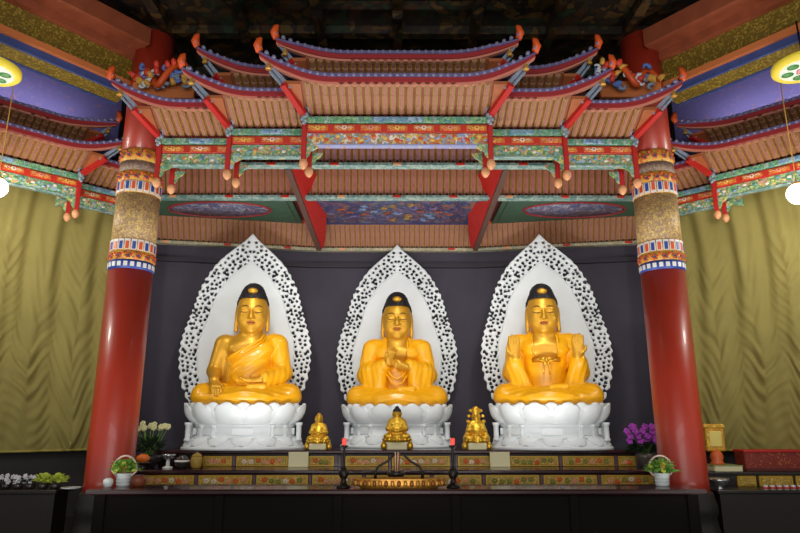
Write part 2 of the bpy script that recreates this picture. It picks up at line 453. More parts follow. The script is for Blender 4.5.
def statue(name, pose, label, loc, group, rz=0):
    root = thing(name, label, 'statue', loc, rz, group)
    hz = 1.665
    h = .0135
    # ---- body (skin): one continuous surface
    f = Field((-.85,-.78,-.02), (.85,.55,2.1), h)
    f.u(f.cap((0,.06,.35), (0,.05,.95), .34, .345, .72), 0)
    f.u(f.cap((-.4,.06,1.1), (.38,.06,1.09), .155, .14), .14)
    f.u(f.ell((-.19,-.13,1.0), (.2,.12,.14)), .1); f.u(f.ell((.19,-.13,1.0), (.2,.12,.14)), .1)
    f.u(f.cap((0,.05,1.1), (0,.03,1.38), .24, .16), .14)
    head(f, hz)
    if pose == 'earth':
        f.u(f.cap((-.3,.08,.95), (-.34,.08,.45), .2, .19), .08)
        f.u(f.cap((-.48,.05,1.1), (-.61,-.02,.6), .165, .125), .08)
        f.u(f.cap((-.61,-.02,.6), (-.56,-.36,.42), .125, .085), .05)
        hand(f, (-.56,-.38,.41), (.22,-.55,-.45), (-.1,.35,-1), 1, .36, .18)
        f.u(f.cap((.6,0,.55), (.25,-.4,.45), .11, .08), .03)
        hand(f, (.24,-.42,.43), (-1,-.1,-.02), (0,-.2,1), 1, .36, .2)
    elif pose == 'wheel':
        f.u(f.cap((-.58,-.02,.62), (-.16,-.42,.8), .12, .08), .04)
        hand(f, (-.15,-.44,.83), (.3,-.1,1), (.5,-.9,.1), -1, .29, .5, .026)
        f.u(f.cap((.58,-.02,.6), (.2,-.4,.72), .12, .08), .04)
        hand(f, (.17,-.45,.72), (-1,-.2,.25), (.2,1,.5), 1, .28, .7, .026)
    else:
        for s in (-1, 1):
            f.u(f.cap((s*.6,-.0,.58), (s*.54,-.33,.84), .12, .085), .03)
            hand(f, (s*.54,-.34,.86), (s*.06,-.12,1), (s*-.1,-1,0), s*1, .36, .12, .03)
    f.d = np.maximum(f.d, -f.Z+.02)
    body = f.mesh('body', M_gold, root)
    add_face_parts(body, hz)
    make_hair(root, hz)
    # ---- robe
    f = Field((-1.02,-.82,-.03), (1.02,.62,1.5), h)
    f.u(f.cap((0,.06,.3), (0,.06,.95), .42, .40, .74), 0)
    if pose == 'earth':
        f.u(f.cap((-.3,.06,1.02), (.42,.06,1.13), .17, .185), .14)
    else:
        f.u(f.cap((-.42,.06,1.12), (.42,.06,1.12), .185, .185), .14)
    f.u(f.ell((-.18,-.13,1.0), (.22,.15,.16)), .1); f.u(f.ell((.18,-.13,1.0), (.22,.15,.16)), .1)
    f.u(f.cap((0,.06,1.15), (0,.05,1.27), .26, .2), .12)
    X, Y, Z = f.X, f.Y, f.Z
    # chest openings
    front = Y+0*X+0*Z
    if pose == 'earth':
        nrm = Vector((-.54,0,.84)).normalized()
        op = -(X*nrm.x+Z*nrm.z-(.26*nrm.x+1.24*nrm.z))+0*Y
    else:
        wv = .2 if pose == 'wheel' else .22
        zb = .82 if pose == 'wheel' else .78
        op = np.maximum(np.maximum(np.abs(X)-(wv+.1*np.clip(Z-1.15, 0, .3)), Y+.02), zb-Z)
    torso_cut = f.d
    folds = .0
    if pose == 'earth':
        q = (X*.54-Z*.84)
        folds = .006*np.sin((q+.12*X*X)*44)*np.clip((Z-.3)*4, 0, 1)
    else:
        folds = .005*np.sin((Z-.75*np.abs(X)+.2*X*X)*42)*np.clip((np.abs(X)-wv)*6, 0, 1)
    f.d = f.d+folds
    f.sub(op, .025)
    # rolled hem of the opening
    arms = [1] if pose == 'earth' else [-1, 1]
    g = Field((-1.02,-.82,-.03), (1.02,.62,1.5), h)
    for s in arms:
        g.u(g.cap((s*.49,.06,1.11), (s*.6,.0,.58), .185, .165), .06)
        if pose == 'earth':
            g.u(g.cap((s*.6,.0,.58), (s*.3,-.36,.46), .165, .12), .06)
            g.u(g.cap((s*.52,-.12,.5), (s*.3,-.3,.38), .17, .13), .08)
        elif pose == 'wheel':
            g.u(g.cap((s*.6,.0,.6), (s*.24,-.36,.76), .165, .115), .06)
            g.u(g.cap((s*.5,-.14,.62), (s*.5,-.16,.3), .19, .17), .1)
            g.u(g.cap((s*.32,-.3,.68), (s*.34,-.3,.3), .12, .14), .1)
        else:
            g.u(g.cap((s*.6,.0,.6), (s*.555,-.27,.79), .165, .13), .06)
            g.u(g.cap((s*.56,-.18,.68), (s*.5,-.2,.32), .15, .13), .1)
            g.u(g.cap((s*.54,-.26,.76), (s*.36,-.3,.32), .09, .1), .08)
    if arms:
        g.d = g.d+.004*np.sin((np.abs(X)*1.5+Y*1.2-.45*Z)*27)*np.clip((1.15-Z)*3, 0, 1)
        f.u(g.d, .035)
    # crossed legs under the robe
    l = Field((-1.02,-.82,-.03), (1.02,.62,1.5), h)
    for s in (-1, 1):
        l.u(l.cap((s*.3,.08,.2), (s*.74,-.2,.185), .21, .195), .08)
        l.u(l.cap((s*.74,-.22,.17), (s*-.1,-.5,.17), .185, .13), .07)
    l.u(l.ell((0,-.12,.12), (.88,.56,.2)), .1)
    l.u(l.cap((-.3,-.56,.1), (.3,-.56,.1), .1, .1), .1)
    l.d = l.d+.003*np.sin((Z*1.3+.22*np.abs(X)+.5*Y)*44)*np.clip((.9-np.abs(X))*3, 0, 1)
    f.u(l.d, .05)
    # foot sole showing on the shin
    f.u(f.cap((.05,-.53,.3), (.3,-.5,.315), .055, .05), .02)
    f.d = np.maximum(f.d, -Z)
    robe = f.mesh('robe', M_robe, root)
    # hems and sash as sub-parts
    m = MB()
    if pose == 'earth':
        pts = [(.24,-.09,1.29),(.2,-.24,1.17),(.05,-.325,1.06),(-.12,-.335,.96),(-.3,-.27,.86),(-.4,-.14,.79)]
        m.tube(pts, .022, 8)
        m.tube([(.27,-.1,1.28),(.24,-.25,1.14),(.1,-.33,1.02),(-.1,-.345,.9),(-.28,-.29,.8)], .014, 8)
        m.build('neck_hem', M_robe, robe)
        m = MB()
        for k in range(3):
            m.tube([(-.3+.03*k,-.33-.02*k,.5-.03*k),(-.12,-.43,.42-.03*k),(.1,-.48,.4-.03*k),(.3,-.42,.44-.03*k),(.45,-.34,.52-.03*k)], .022, 8)
        m.build('lap_fold', M_robe, robe)
    else:
        for s in (-1, 1):
            m = MB()
            m.tube([(s*.2,-.02,1.32),(s*(wv+.01),-.2,1.17),(s*wv,-.285,1.0),(s*wv,-.27,.84)], [.02,.026,.024,.02], 8)
            m.build('collar_hem', M_robe, robe)
        if pose == 'open':
            m = MB()
            m.tube([(-.24,-.24,.79),(-.1,-.3,.785),(.1,-.3,.785),(.24,-.24,.79)], .032, 8)
            for s in (-1, 1):
                m.tube([(0,-.315,.79),(s*.06,-.33,.83),(s*.12,-.33,.8),(s*.06,-.33,.76),(0,-.32,.78)], .018, 7)
                m.tube([(s*.02,-.325,.77),(s*.05,-.325,.66),(s*.06,-.33,.55)], [.022,.018,.014], 7)
            m.ball((0,-.335,.79), .035)
            tag(m.build('sash_bow', M_goldd, robe), 'gold bow on the sash')
        else:
            m = MB()
            for k, (a, b) in enumerate(((.3,.2),(.22,.36))):
                m.tube([(-.22,-.36,.72-.1*k),(-.1,-.4,.55-.12*k),(0,-.42,.5-.12*k),(.1,-.4,.55-.12*k),(.22,-.36,.72-.1*k)], .016, 7)
            m.build('lap_fold', M_robe, robe)
    return root

# ------------------------------------------------------------------ depths and places of the three shrines
YC, YS = 12.3, 11.5
XL = at(247, 400, YS).x; XR = at(548, 400, YS).x; SR = math.radians(9)
ALT_Z = 1.15
SEAT_Z = 1.895

# ------------------------------------------------------------------ lotus throne
def throne(label, loc):
    root = thing('lotus_throne', label, 'throne', loc, 0, 'white marble lotus thrones')
    H = SEAT_Z-ALT_Z; RY = .68
    def ring(r, z, n=40): return [(r*cos(2*PI*k/n), r*RY*sin(2*PI*k/n), z) for k in range(n)]
    m = MB()
    m.lathe([(1.07,0),(1.07,.035),(1.05,.05),(1.03,.06),(.97,.12),(.91,.165),(.86,.18),(.86,.2)], (0,0,0), 48, 0, 1, RY)
    m.build('base', M_marble, root)
    # downturned petals on the base
    for k in range(14):
        a = 2*PI*(k+.5)/14
        def fn(u, t, a=a):
            uu = (u-.5)*2; w = .2*(1-.75*t**3)
            ang = a+uu*w
            r = .87+.17*t+.03*(1-uu*uu)*sin(PI*min(1, t*1.1)); z = .2-.14*t**1.3+.025*(1-uu*uu)
            return (r*cos(ang), r*RY*sin(ang), z)
        m = MB(); m.grid(fn, 8, 6, 0, (0,0,-.02)); m.build('base_petal', M_marble, root)
    m = MB()
    m.lathe([(.9,.18),(.9,.215),(.87,.225),(.84,.235),(.84,.37),(.86,.38),(.88,.42)], (0,0,0), 8*6, 0, 1, RY)
    # waist panels in relief
    for k in range(8):
        a = 2*PI*(k+.0)/8
        c = Vector((.835*cos(a), .835*RY*sin(a), .3)); t = Vector((-sin(a), RY*cos(a), 0)).normalized()
        n = Vector((RY*cos(a), sin(a), 0)).normalized()
        m.bar(c-t*.17, c+t*.17, .05, .11, 0)
    m.build('waist', M_marble, root)
    for a in (math.radians(q) for q in (-21, -159, 21, 159)):
        m = MB(); c = (1.0*cos(a), 1.0*RY*sin(a), .14)
        m.lathe([(.06,0),(.06,.03),(.045,.05),(.045,.25),(.06,.27),(.065,.31)], c, 10)
        m.build('waist_post', M_marble, root)
    for q in (-125, -100, -80, -55, -35, -145):
        a = math.radians(q); m = MB(); p = Vector((.85*cos(a), .85*RY*sin(a), 0))
        m.lathe([(.05,.2),(.05,.235),(.035,.25),(.035,.36),(.05,.375),(.05,.41)], p, 10)
        if q not in (-100, -80): m.build('pilaster', M_marble, root)
    # upturned petals, two rows
    for row in (1, 0):
        for k in range(12):
            a = 2*PI*(k+.5*(row == 0))/12
            def fn(u, t, a=a, row=row):
                uu = (u-.5)*2
                w = .285*(.62+.38*sin(PI*min(1, t*.75+.2)))*(1 if t < .75 else 1-.5*((t-.75)/.25)**2)
                ang = a+uu*w
                bul = .085*(1-uu*uu)*sin(PI*min(t*.95+.05, 1))
                r = .76+.31*t**.8+bul-row*.045; z = .38+.4*t**1.25-.02*uu*uu+row*.0
                if t > .9: z -= .02*uu*uu
                return (r*cos(ang), r*RY*sin(ang), z)
            m = MB(); nn = Vector((-cos(a), -RY*sin(a), 0))*.035
            m.grid(fn, 10, 10, 0, nn); m.build('lotus_petal', M_marble, root)
    m = MB()
    m.lathe([(.7,.38),(.86,.5),(.98,.66),(.99,H-.01),(.985,H)], (0,0,0), 40, 0, 1, RY)
    m.build('seat', M_marble, root)
    return root

# ------------------------------------------------------------------ pierced marble halo
def halo_pts():
    rows = [(242,.0),(246,3.6),(250,7.5),(255,13.5),(260,19.5),(265,25),(270,30),(276,34.5),(282,38.3),(291,43),(300,46.5),(309,49),(318,51.5),(327,54.5),(336,57.5),(345,59.8),(355,61),(368,60.8),(380,59.2),(390,56.5),(398,53),(410,48)]
    Y = 12.92
    return [(at(U0+w, v, Y).x, zat(v, Y)-SEAT_Z+.0) for v, w in rows]
def halo(label, loc):
    root = thing('stone_halo', label, 'halo', loc, 0, 'pierced white stone halos')
    P = halo_pts(); zz = np.array([p[1] for p in P][::-1]); ww = np.array([p[0] for p in P][::-1])
    h = .0165
    lo = (-1.32,-.10,-.12); hi = (1.32,.12,P[0][1]+.06)
    f = Field(lo, hi, h)
    Z1 = f.Z[0,0,:]; W = np.interp(Z1, zz, ww).astype(np.float32)
    zt = P[0][1]
    # distance to the outline by sampling it
    out = np.array([(np.interp(z, zz, ww), z) for z in np.linspace(zz[0], zt, 160)], np.float32)
    X2 = np.abs(f.X[:,0,:])+0*f.Z[0,:,:]; Z2 = f.Z[:,0,:]+0*f.X[:,0,:]
    D = np.full(X2.shape, 9., np.float32)
    for a, b in zip(out[:-1], out[1:]):
        ba = b-a; t = np.clip(((X2-a[0])*ba[0]+(Z2-a[1])*ba[1])/float((ba**2).sum()), 0, 1)
        D = np.minimum(D, np.hypot(X2-a[0]-t*ba[0], Z2-a[1]-t*ba[1]))
    inside = X2 < np.interp(Z2, zz, ww, right=-1)
    D = np.where(inside, -D, D)                                            # 2D signed distance of the leaf outline
    # rim scallops
    ang = np.arctan2(Z2-1.5, X2)
    Dm = D+.016*np.sin(ang*58)*np.clip((3.0-Z2)*2, 0, 1)
    BW = .33
    # inner edge: narrower at sides, taller at the top
    topk = np.clip((Z2-2.0)/1.4, 0, 1)
    inner = D+BW+.14*topk
    # pierced holes: comma shapes in the border band, mirrored
    r2 = np.random.RandomState(11); holes = np.full(X2.shape, 9., np.float32); pts = []
    tries = 0
    zs0 = -.05
    while tries < 20000 and len(pts) < 460:
        tries += 1
        x = r2.uniform(.0, 1.25); z = r2.uniform(zs0, zt-.12)
        i = int(round((x-lo[0])/h)); k = int(round((z-lo[2])/h))
        if i >= D.shape[0] or k >= D.shape[1]: continue
        if D[i,k] > -.048 or inner[i,k] < .03: continue
        if x < .03: continue
        if any((x-p[0])**2+(z-p[1])**2 < .076**2 for p in pts): continue
        pts.append((x, z))
    for x, z in pts:
        a = r2.uniform(0, 2*PI); L = r2.uniform(.012, .036); R = r2.uniform(.02, .031)
        for sgn in (0, 1):
            aa = a+sgn*1.3
            x1, z1 = x+cos(aa)*L, z+sin(aa)*L
            ba = np.array([x1-x, z1-z]); t = np.clip(((X2-x)*ba[0]+(Z2-z)*ba[1])/float((ba**2).sum()), 0, 1)
            holes = np.minimum(holes, np.hypot(X2-x-t*ba[0], Z2-z-t*ba[1])-R*(1-.35*t))
    A2 = np.maximum(np.maximum(Dm, -(inner-.0)), -holes)
    rel = .018*np.cos(np.clip(holes, 0, .06)*60)
    th = .05
    f.d = np.maximum(A2[:,None,:], np.abs(f.Y)-th-0*rel[:,None,:])
    # crisp carved edge: blend of thickness and outline
    f.d = np.where((A2[:,None,:] < 0) & (np.abs(f.Y)-th < 0), f.d, f.d)
    tag(f.mesh('openwork_border', M_marble, root), 'pierced carved border')
    g = Field(lo, hi, .03)
    Xg = np.abs(g.X[:,0,:])+0*g.Z[0,:,:]; Zg = g.Z[:,0,:]+0*g.X[:,0,:]
    Dg = np.full(Xg.shape, 9., np.float32)
    for a, b in zip(out[:-1], out[1:]):
        ba = b-a; t = np.clip(((Xg-a[0])*ba[0]+(Zg-a[1])*ba[1])/float((ba**2).sum()), 0, 1)
        Dg = np.minimum(Dg, np.hypot(Xg-a[0]-t*ba[0], Zg-a[1]-t*ba[1]))
    ins = Xg < np.interp(Zg, zz, ww, right=-1); Dg = np.where(ins, -Dg, Dg)
    ig = Dg+BW+.14*np.clip((Zg-2.0)/1.4, 0, 1)-.02
    g.d = np.maximum(ig[:,None,:], np.abs(g.Y-.01)-.045)
    tag(g.mesh('inner_slab', M_marble_in, root), 'smooth plain slab behind the statue')
    # block that carries the halo down to the altar
    m = MB(); m.bbox((-.62,-.06,-(SEAT_Z-ALT_Z)), (.62,.1,.0), .02)
    m.build('back_post', M_marble, root)
    return root

h0 = halo('pierced white stone halo behind the middle large seated statue', (0, 13.13, SEAT_Z))
h1 = dup(h0, (at(246.5,350,12.34).x, 12.34, SEAT_Z), SR, 'pierced white stone halo behind the bare-shouldered statue nearest the left column')
h2 = dup(h0, (at(545.5,350,12.34).x, 12.34, SEAT_Z), -SR, 'pierced white stone halo behind the statue raising both palms at right')
t0 = throne('white marble lotus throne under the middle large statue, between the other two', (0, YC, ALT_Z))
t1 = dup(t0, (XL, YS, ALT_Z), SR, 'white marble lotus throne under the bare-shouldered statue at left')
t2 = dup(t0, (XR, YS, ALT_Z), -SR, 'white marble lotus throne under the statue raising both palms at right')
G = 'large golden seated statues'
statue('seated_statue', 'earth', 'large gold seated statue with one bare shoulder, hand on its knee', (XL, YS+.05, SEAT_Z-.005), G, SR)
statue('seated_statue', 'wheel', 'large gold seated statue with both hands together at its chest', (0, YC+.05, SEAT_Z-.005), G)
statue('seated_statue', 'open', 'large gold seated statue raising both open palms at its shoulders', (XR, YS+.05, SEAT_Z-.005), G, -SR)

# ------------------------------------------------------------------ eave canopies
def eave_curve(x, xl, xr, cl, cr, o, r, tout, trise, run=1.05):
    k = 0.
    if cl:
        t = xl-tout; k = max(k, (t+run-x)/run)
    if cr:
        t = xr+tout; k = max(k, (x-(t-run))/run)
    k = max(0., min(1., k))
    return Vector((x, -o-.1*k*k, r+trise*k**2.1))
def bracket_mesh(o, r, w=.078):
    """stepped bracket arm leaning out from (0,0,0) to (0,-o,r)"""
    m = MB(); n = 3; low = []
    for i in range(n):
        y0, y1 = -o*i/n, -o*(i+1)/n; z1 = r*(i+1)/n
        low += [(y0, r*i/n+.004), (y1+.012, z1-.012)]
    low += [(-o, r)]
    poly = low+[(-o, r+.05), (.05, .05), (.05, 0)]
    m.prism(poly, 'x', -w*.27, w*.27, 0)
    low2 = [(y-.006, z-.006) for y, z in low]
    m.prism([(y, z+.014) for y, z in low]+[(-o, r+.06), (.05, .06)], 'x', -w/2, -w*.27, 1)
    m.prism([(y, z+.014) for y, z in low]+[(-o, r+.06), (.05, .06)], 'x', w*.27, w/2, 1)
    m.box((-w*.24,-.03,-.03), (w*.24,.03,.012), 2)
    m.ball((0,-o+.03,r-.006), .018, 1, 6, 4)
    return m
def eave_tier(root, pre, xl, xr, cl, cr, o, r, z0, y0, tout=.57, trise=.36, sp=.117, deco=True):
    # z0,y0: offset of the tier
    n = max(2, int(round((xr-xl-.06)/sp))); pr = None
    for i in range(n):
        x = xl+.03+(xr-xl-.06)*(i+.5)/n
        if pr is None:
            pr = bracket_mesh(o, r).build('bracket', [M_pink, M_olive, M_dkred], root); b = pr
            b.location = (x, y0, z0)
        else: b = link_copy(pr, root, (x, y0, z0))
    s = .235
    m = MB()
    m.add([(xl,y0+.03,z0+.03),(xr,y0+.03,z0+.03),(xr,y0-o,z0+r+.045),(xl,y0-o,z0+r+.045),
           (xl,y0+.06,z0+.05),(xr,y0+.06,z0+.05),(xr,y0-o,z0+r+.075),(xl,y0-o,z0+r+.075)],
          [(0,1,2,3),(7,6,5,4),(0,4,5,1),(1,5,6,2),(2,6,7,3),(3,7,4,0)])
    m.build('bracket_backing', M_back, root)
    tips = []
    for e, on, sg in ((xl, cl, -1), (xr, cr, 1)):
        if not on: continue
        m = MB()
        m.add([(e,y0+.0,z0+.0),(e,y0-o,z0+r),(e+sg*s,y0-o,z0+r),(e,y0+.0,z0+.04),(e,y0-o,z0+r+.05),(e+sg*s,y0-o,z0+r+.05)],
              [(0,1,2),(5,4,3),(0,3,4,1),(1,4,5,2),(2,5,3,0)])
        m.build('corner_panel', M_brown, root)
        # side panel of brackets turning the corner
        m = MB()
        m.add([(e,y0,z0),(e+sg*s,y0-o,z0+r),(e+sg*s,y0+.3,z0+r),(e,y0+.3,z0),(e,y0,z0+.05),(e+sg*s,y0-o,z0+r+.05),(e+sg*s,y0+.3,z0+r+.05),(e,y0+.3,z0+.05)],
              [(0,1,2,3),(7,6,5,4),(0,4,5,1),(1,5,6,2),(2,6,7,3),(3,7,4,0)])
        m.build('side_panel', M_dkred, root)
        m = MB(); m.bar((e-sg*.01,y0-.02,z0-.03), (e+sg*s*1.02,y0-o-.01,z0+r-.01), .085, .07, 0)
        m.build('hip_beam', M_hip, root)
        tip = eave_curve(e+sg*tout, xl, xr, cl, cr, o, r, tout, trise)+Vector((0,y0,z0))
        m = MB(); q = Vector((e+sg*s,y0-o,z0+r))
        m.bar(q+Vector((-sg*.08,.06,-.03)), tip+Vector((-sg*.03,.05,.02)), .05, .06, 0, w1=.03, h1=.04)
        m.bar(q+Vector((-sg*.02,.05,-.06)), q.lerp(tip, .6)+Vector((0,.05,-.03)), .03, .03, 0)
        tag(m.build('corner_rafter', M_bluegrey, root), 'blue-grey corner rafter')
        m = MB(); m.tube([tip+Vector((0,0,.08)), tip+Vector((sg*.03,-.01,.17)), tip+Vector((sg*.01,-.02,.25)), tip+Vector((-sg*.02,-.02,.29))], [.05,.062,.045,.012], 8)
        m.build('tip_finial', M_orange, root)
        m = MB(); b = tip+Vector((-sg*.13,.02,-.13))
        m.tube([b+Vector((0,0,.14)), b+Vector((0,0,.02))], .006, 6)
        m.lathe([(.012,.04),(.03,.02),(.036,-.03),(.045,-.05)], b, 10)
        m.build('eave_bell', M_bellgold, root)
        tips.append(tip)
    a = xl-tout if cl else xl; b = xr+tout if cr else xr
    N = max(14, int((b-a)/.07))
    path = [eave_curve(a+(b-a)*i/N, xl, xr, cl, cr, o, r, tout, trise)+Vector((0,y0,z0)) for i in range(N+1)]
    for nm, mt, z_a, z_b, yf, yb in (('eave_lower_moulding', M_salmon, -.005, .03, -.0, .07), ('eave_board', M_maroon, .03, .1, -.022, .08), ('tile_edge', M_violet, .1, .15, -.035, .1)):
        m = MB(); vs = []
        for i, p in enumerate(path):
            # taper towards an upturned corner
            tp = 1.
            if cl: tp = min(tp, .45+.55*min(1, (p.x-a)/.4))
            if cr: tp = min(tp, .45+.55*min(1, (b-p.x)/.4))
            vs += [p+Vector((0,yf,z_a*tp)), p+Vector((0,yb,z_a*tp)), p+Vector((0,yb,z_b*tp)), p+Vector((0,yf,z_b*tp))]
        fs = [(3,2,1,0), (4*N,4*N+1,4*N+2,4*N+3)]
        for i in range(N):
            for q in range(4):
                l = (q+1) % 4; fs.append((4*i+q, 4*i+l, 4*i+4+l, 4*i+4+q))
        m.add(vs, fs, 0)
        if nm == 'tile_edge':
            kk = int((b-a)/.1)
            for i in range(kk+1):
                p = eave_curve(a+(b-a)*i/kk, xl, xr, cl, cr, o, r, tout, trise)+Vector((0,y0,z0))
                m.tube([p+Vector((0,-.05,.125)), p+Vector((0,.06,.135))], .028, 7, 1)
        if nm == 'eave_lower_moulding':
            pass
        m.build(nm, [mt, mat('tile_end_grey', '7c7c98', .5)] if nm == 'tile_edge' else mt, root)
    # roof deck behind the eave
    m = MB(); yb = .35
    a2 = xl-.1 if cl else xl; b2 = xr+.1 if cr else xr
    def fn(u, t):
        p = path[0].lerp(path[-1], u); i = u*N; i0 = min(int(i), N-1)
        p = path[i0].lerp(path[i0+1], i-i0)
        q = Vector((a2+(b2-a2)*u, y0+yb, z0+r+.36))
        w = p.lerp(q, t); w.z += .09-.1*sin(PI*t)*.6+.012*sin(u*(b-a)*PI*2/.1)
        return w
    m.grid(fn, N*2, 5, 0, (0,0,-.03)); m.build('roof_deck', M_tile, root)

def flower_panel_mesh(w, h):
    m = MB(); m.bbox((-w/2,-.012,-h/2), (w/2,.01,h/2), .008, 0)
    for k in range(6):
        a = 2*PI*k/6
        m.ball((.028*cos(a),-.016,.022*sin(a)), .018, 1, 7, 5, (1,.5,.8))
    m.ball((0,-.022,0), .014, 2, 7, 5)
    for s in (-1, 1):
        m.tube([(s*.05,-.014,0),(s*w*.3,-.016,h*.18),(s*w*.4,-.014,0),(s*w*.3,-.016,-h*.18)], .007, 5, 1)
    return m
PETCOL = [M_flower, mat('panel_pale_flower', 'e8d8c8', .5), mat('panel_pink_flower', 'e09a80', .5)]
def canopy(label, loc, rz, xl, xr, cl, cr, npan, posts, group, upper=True, apron='gold', curve_out=.57):
    root = thing('eave_canopy', label, 'canopy', loc, rz, group)
    o, r = .5, .22
    eave_tier(root, '', xl, xr, cl, cr, o, r, 0, 0, curve_out)
    if upper:
        eave_tier(root, '', xl+.02, xr-.02, cl, cr, .38, .15, .58, .12, .42 if npan == 7 else .5, .22 if npan == 7 else .34)
        m = MB(); m.box((xl-.1,.15,.02), (xr+.1,.3,.62), 0); m.build('core_board', M_dkred, root)
    # painted beam : green with a blue cartouche
    L = xr-xl
    m = MB(); m.bbox((xl-.03,-.03,-.125), (xr+.03,.14,-.02), .012, 0)
    m.bbox((xl+L*.36,-.042,-.115), (xr-L*.36,.0,-.03), .012, 1)
    for t in (.12, .3, .7, .88): m.bbox((xl+L*t-.03,-.04,-.118), (xl+L*t+.03,.0,-.028), .01, 2)
    tag(m.build('painted_beam', [M_green, M_blue, M_teal], root), 'green beam with blue painted cartouche')
    # red row with flower panels
    m = MB(); m.bbox((xl-.02,.0,-.262), (xr+.02,.13,-.13), .008, 0); m.build('frame_board', M_framered, root)
    w = L/npan
    for i in range(npan):
        x = xl+w*(i+.5)
        pm = flower_panel_mesh(w*.78, .085).build('flower_panel', [M_panel, PETCOL[i % 3], M_framered], root)
        pm.location = (x, -.006, -.196)
    # carved apron
    m = MB(); n = max(6, int(L/.11)); poly = [(xl+.02,-.27)]
    for i in range(n+1):
        x = xl+.02+(L-.04)*i/n
        edge = min(1, min(x-xl, xr-x)/.3)
        poly.append((x, -.45-.03*(i % 2)-.12*(1-edge)**2))
    poly.append((xr-.02,-.27))
    m.prism(list(reversed(poly)), 'y', .02, .07, 0)
    for i in range(int(L/.085)):
        x = xl+.06+i*.085
        if x > xr-.05: break
        m.ball((x, .015, -.345+.03*((i*7) % 3-1)), .032, [1,2,0,3][i % 4], 7, 5, (1.2,.6,.8))
    AP = {'gold': [M_carved, M_carvedgreen, PETCOL[0], M_orange], 'green': [M_carvedgreen, M_carved, PETCOL[1], M_blue]}[apron]
    m.build('carved_apron', AP, root)
    m = MB(); m.bbox((xl+.05,.0,-.475), (xr-.05,.09,-.44), .008); m.build('apron_edge', M_lav if apron == 'gold' else M_teal, root)
    # hanging posts with bud pendants, carved corner head, scroll brackets
    for (px, py, sg) in posts:
        m = MB(); m.bbox((px-.036,py-.036,-.7), (px+.036,py+.036,-.02), .008)
        p = m.build('hanging_post', M_hip, root)
        m = MB(); m.lathe([(.03,.02),(.05,0),(.064,-.04),(.06,-.08),(.04,-.115),(.012,-.14)], (px,py,-.7), 12)
        tag(m.build('bud_pendant', M_bell, p), 'peach bud pendant')
        if py < .1:
            m = MB()
            for k in range(5): m.ball((px+sg*.02*((k % 3)-1), py-.05-.01*k, -.02-.035*k), .045-.004*k, k % 2, 8, 6)
            m.tube([(px-.05,py-.05,.02),(px-.06,py-.1,.05),(px-.02,py-.11,.08)], .012, 6, 0)
            m.tube([(px+.05,py-.05,.02),(px+.06,py-.1,.05),(px+.02,py-.11,.08)], .012, 6, 0)
            tag(m.build('corner_carving', [M_bluegrey, M_teal], root), 'grey carved head at the corner')
        m = MB()
        m.prism([(px-sg*.04,-.45),(px-sg*.2,-.46),(px-sg*.16,-.52),(px-sg*.1,-.56),(px-sg*.08,-.62),(px-sg*.04,-.66)], 'y', py-.015, py+.015, 0)
        m.build('scroll_bracket', M_carvedgreen, root)
    return root
Z0 = EYE+4.33
x1, x2, x3 = 1.34, 2.53, 3.70
GC = 'eave canopies over the altar'
canopy('wide middle eave canopy, foremost and highest of the row above the altar', (0,8.37,Z0), 0, -x1, x1, True, True, 7, [(-x1,0,-1),(x1,0,1),(-x1+.04,.3,-1),(x1-.04,.3,1)], GC)
canopy('short eave canopy directly left of the wide middle one', (0,8.77,Z0), 0, -x2, -x1+.1, True, False, 3, [(-x2,0,-1),(-x2+.05,.33,-1)], GC, True, 'green')
canopy('short eave canopy directly right of the wide middle one', (0,8.77,Z0), 0, x1-.1, x2, False, True, 3, [(x2,0,1),(x2-.05,.33,1)], GC, True, 'green')
canopy('outermost short eave canopy reaching in front of the left red column', (0,9.1,Z0), 0, -x3, -x2+.1, True, False, 3, [(-x3,0,-1),(-x3+.13,.28,-1)], GC, False, 'green')
canopy('outermost short eave canopy reaching in front of the right red column', (0,9.1,Z0), 0, x2-.1, x3, False, True, 3, [(x3,0,1),(x3-.13,.28,1)], GC, False, 'green')
WA = math.radians(43)
PW = Vector((-5.68, 10.6))
def wing(pt, lx, ly): return (pt[0]+lx*cos(WA)-ly*sin(WA), pt[1]+lx*sin(WA)+ly*cos(WA))
GW = 'eave canopies of the side bays'
for s, nm in ((1, 'left'), (-1, 'right')):
    canopy('large angled eave canopy above the %s olive curtain, beside the lit globe' % nm, (s*PW.x, PW.y, Z0), s*WA, -2.9 if s > 0 else 0, 0 if s > 0 else 2.9, s < 0 and False, s > 0, 7, [(0,0,s),(-s*.05,.3,s)], GW, True, 'green') if s > 0 else \
    canopy('large angled eave canopy above the right olive curtain, beside the lit globe', (5.68, PW.y, Z0), -WA, 0, 2.9, True, False, 7, [(0,0,-1),(.05,.3,-1)], GW, True, 'green')
    q = wing(PW, .5, .42)
    canopy('small angled eave canopy half hidden behind the %s red column' % nm, (s*q[0], q[1], Z0), s*WA, -.75, .85, False, False, 4, [], GW, False, 'green')

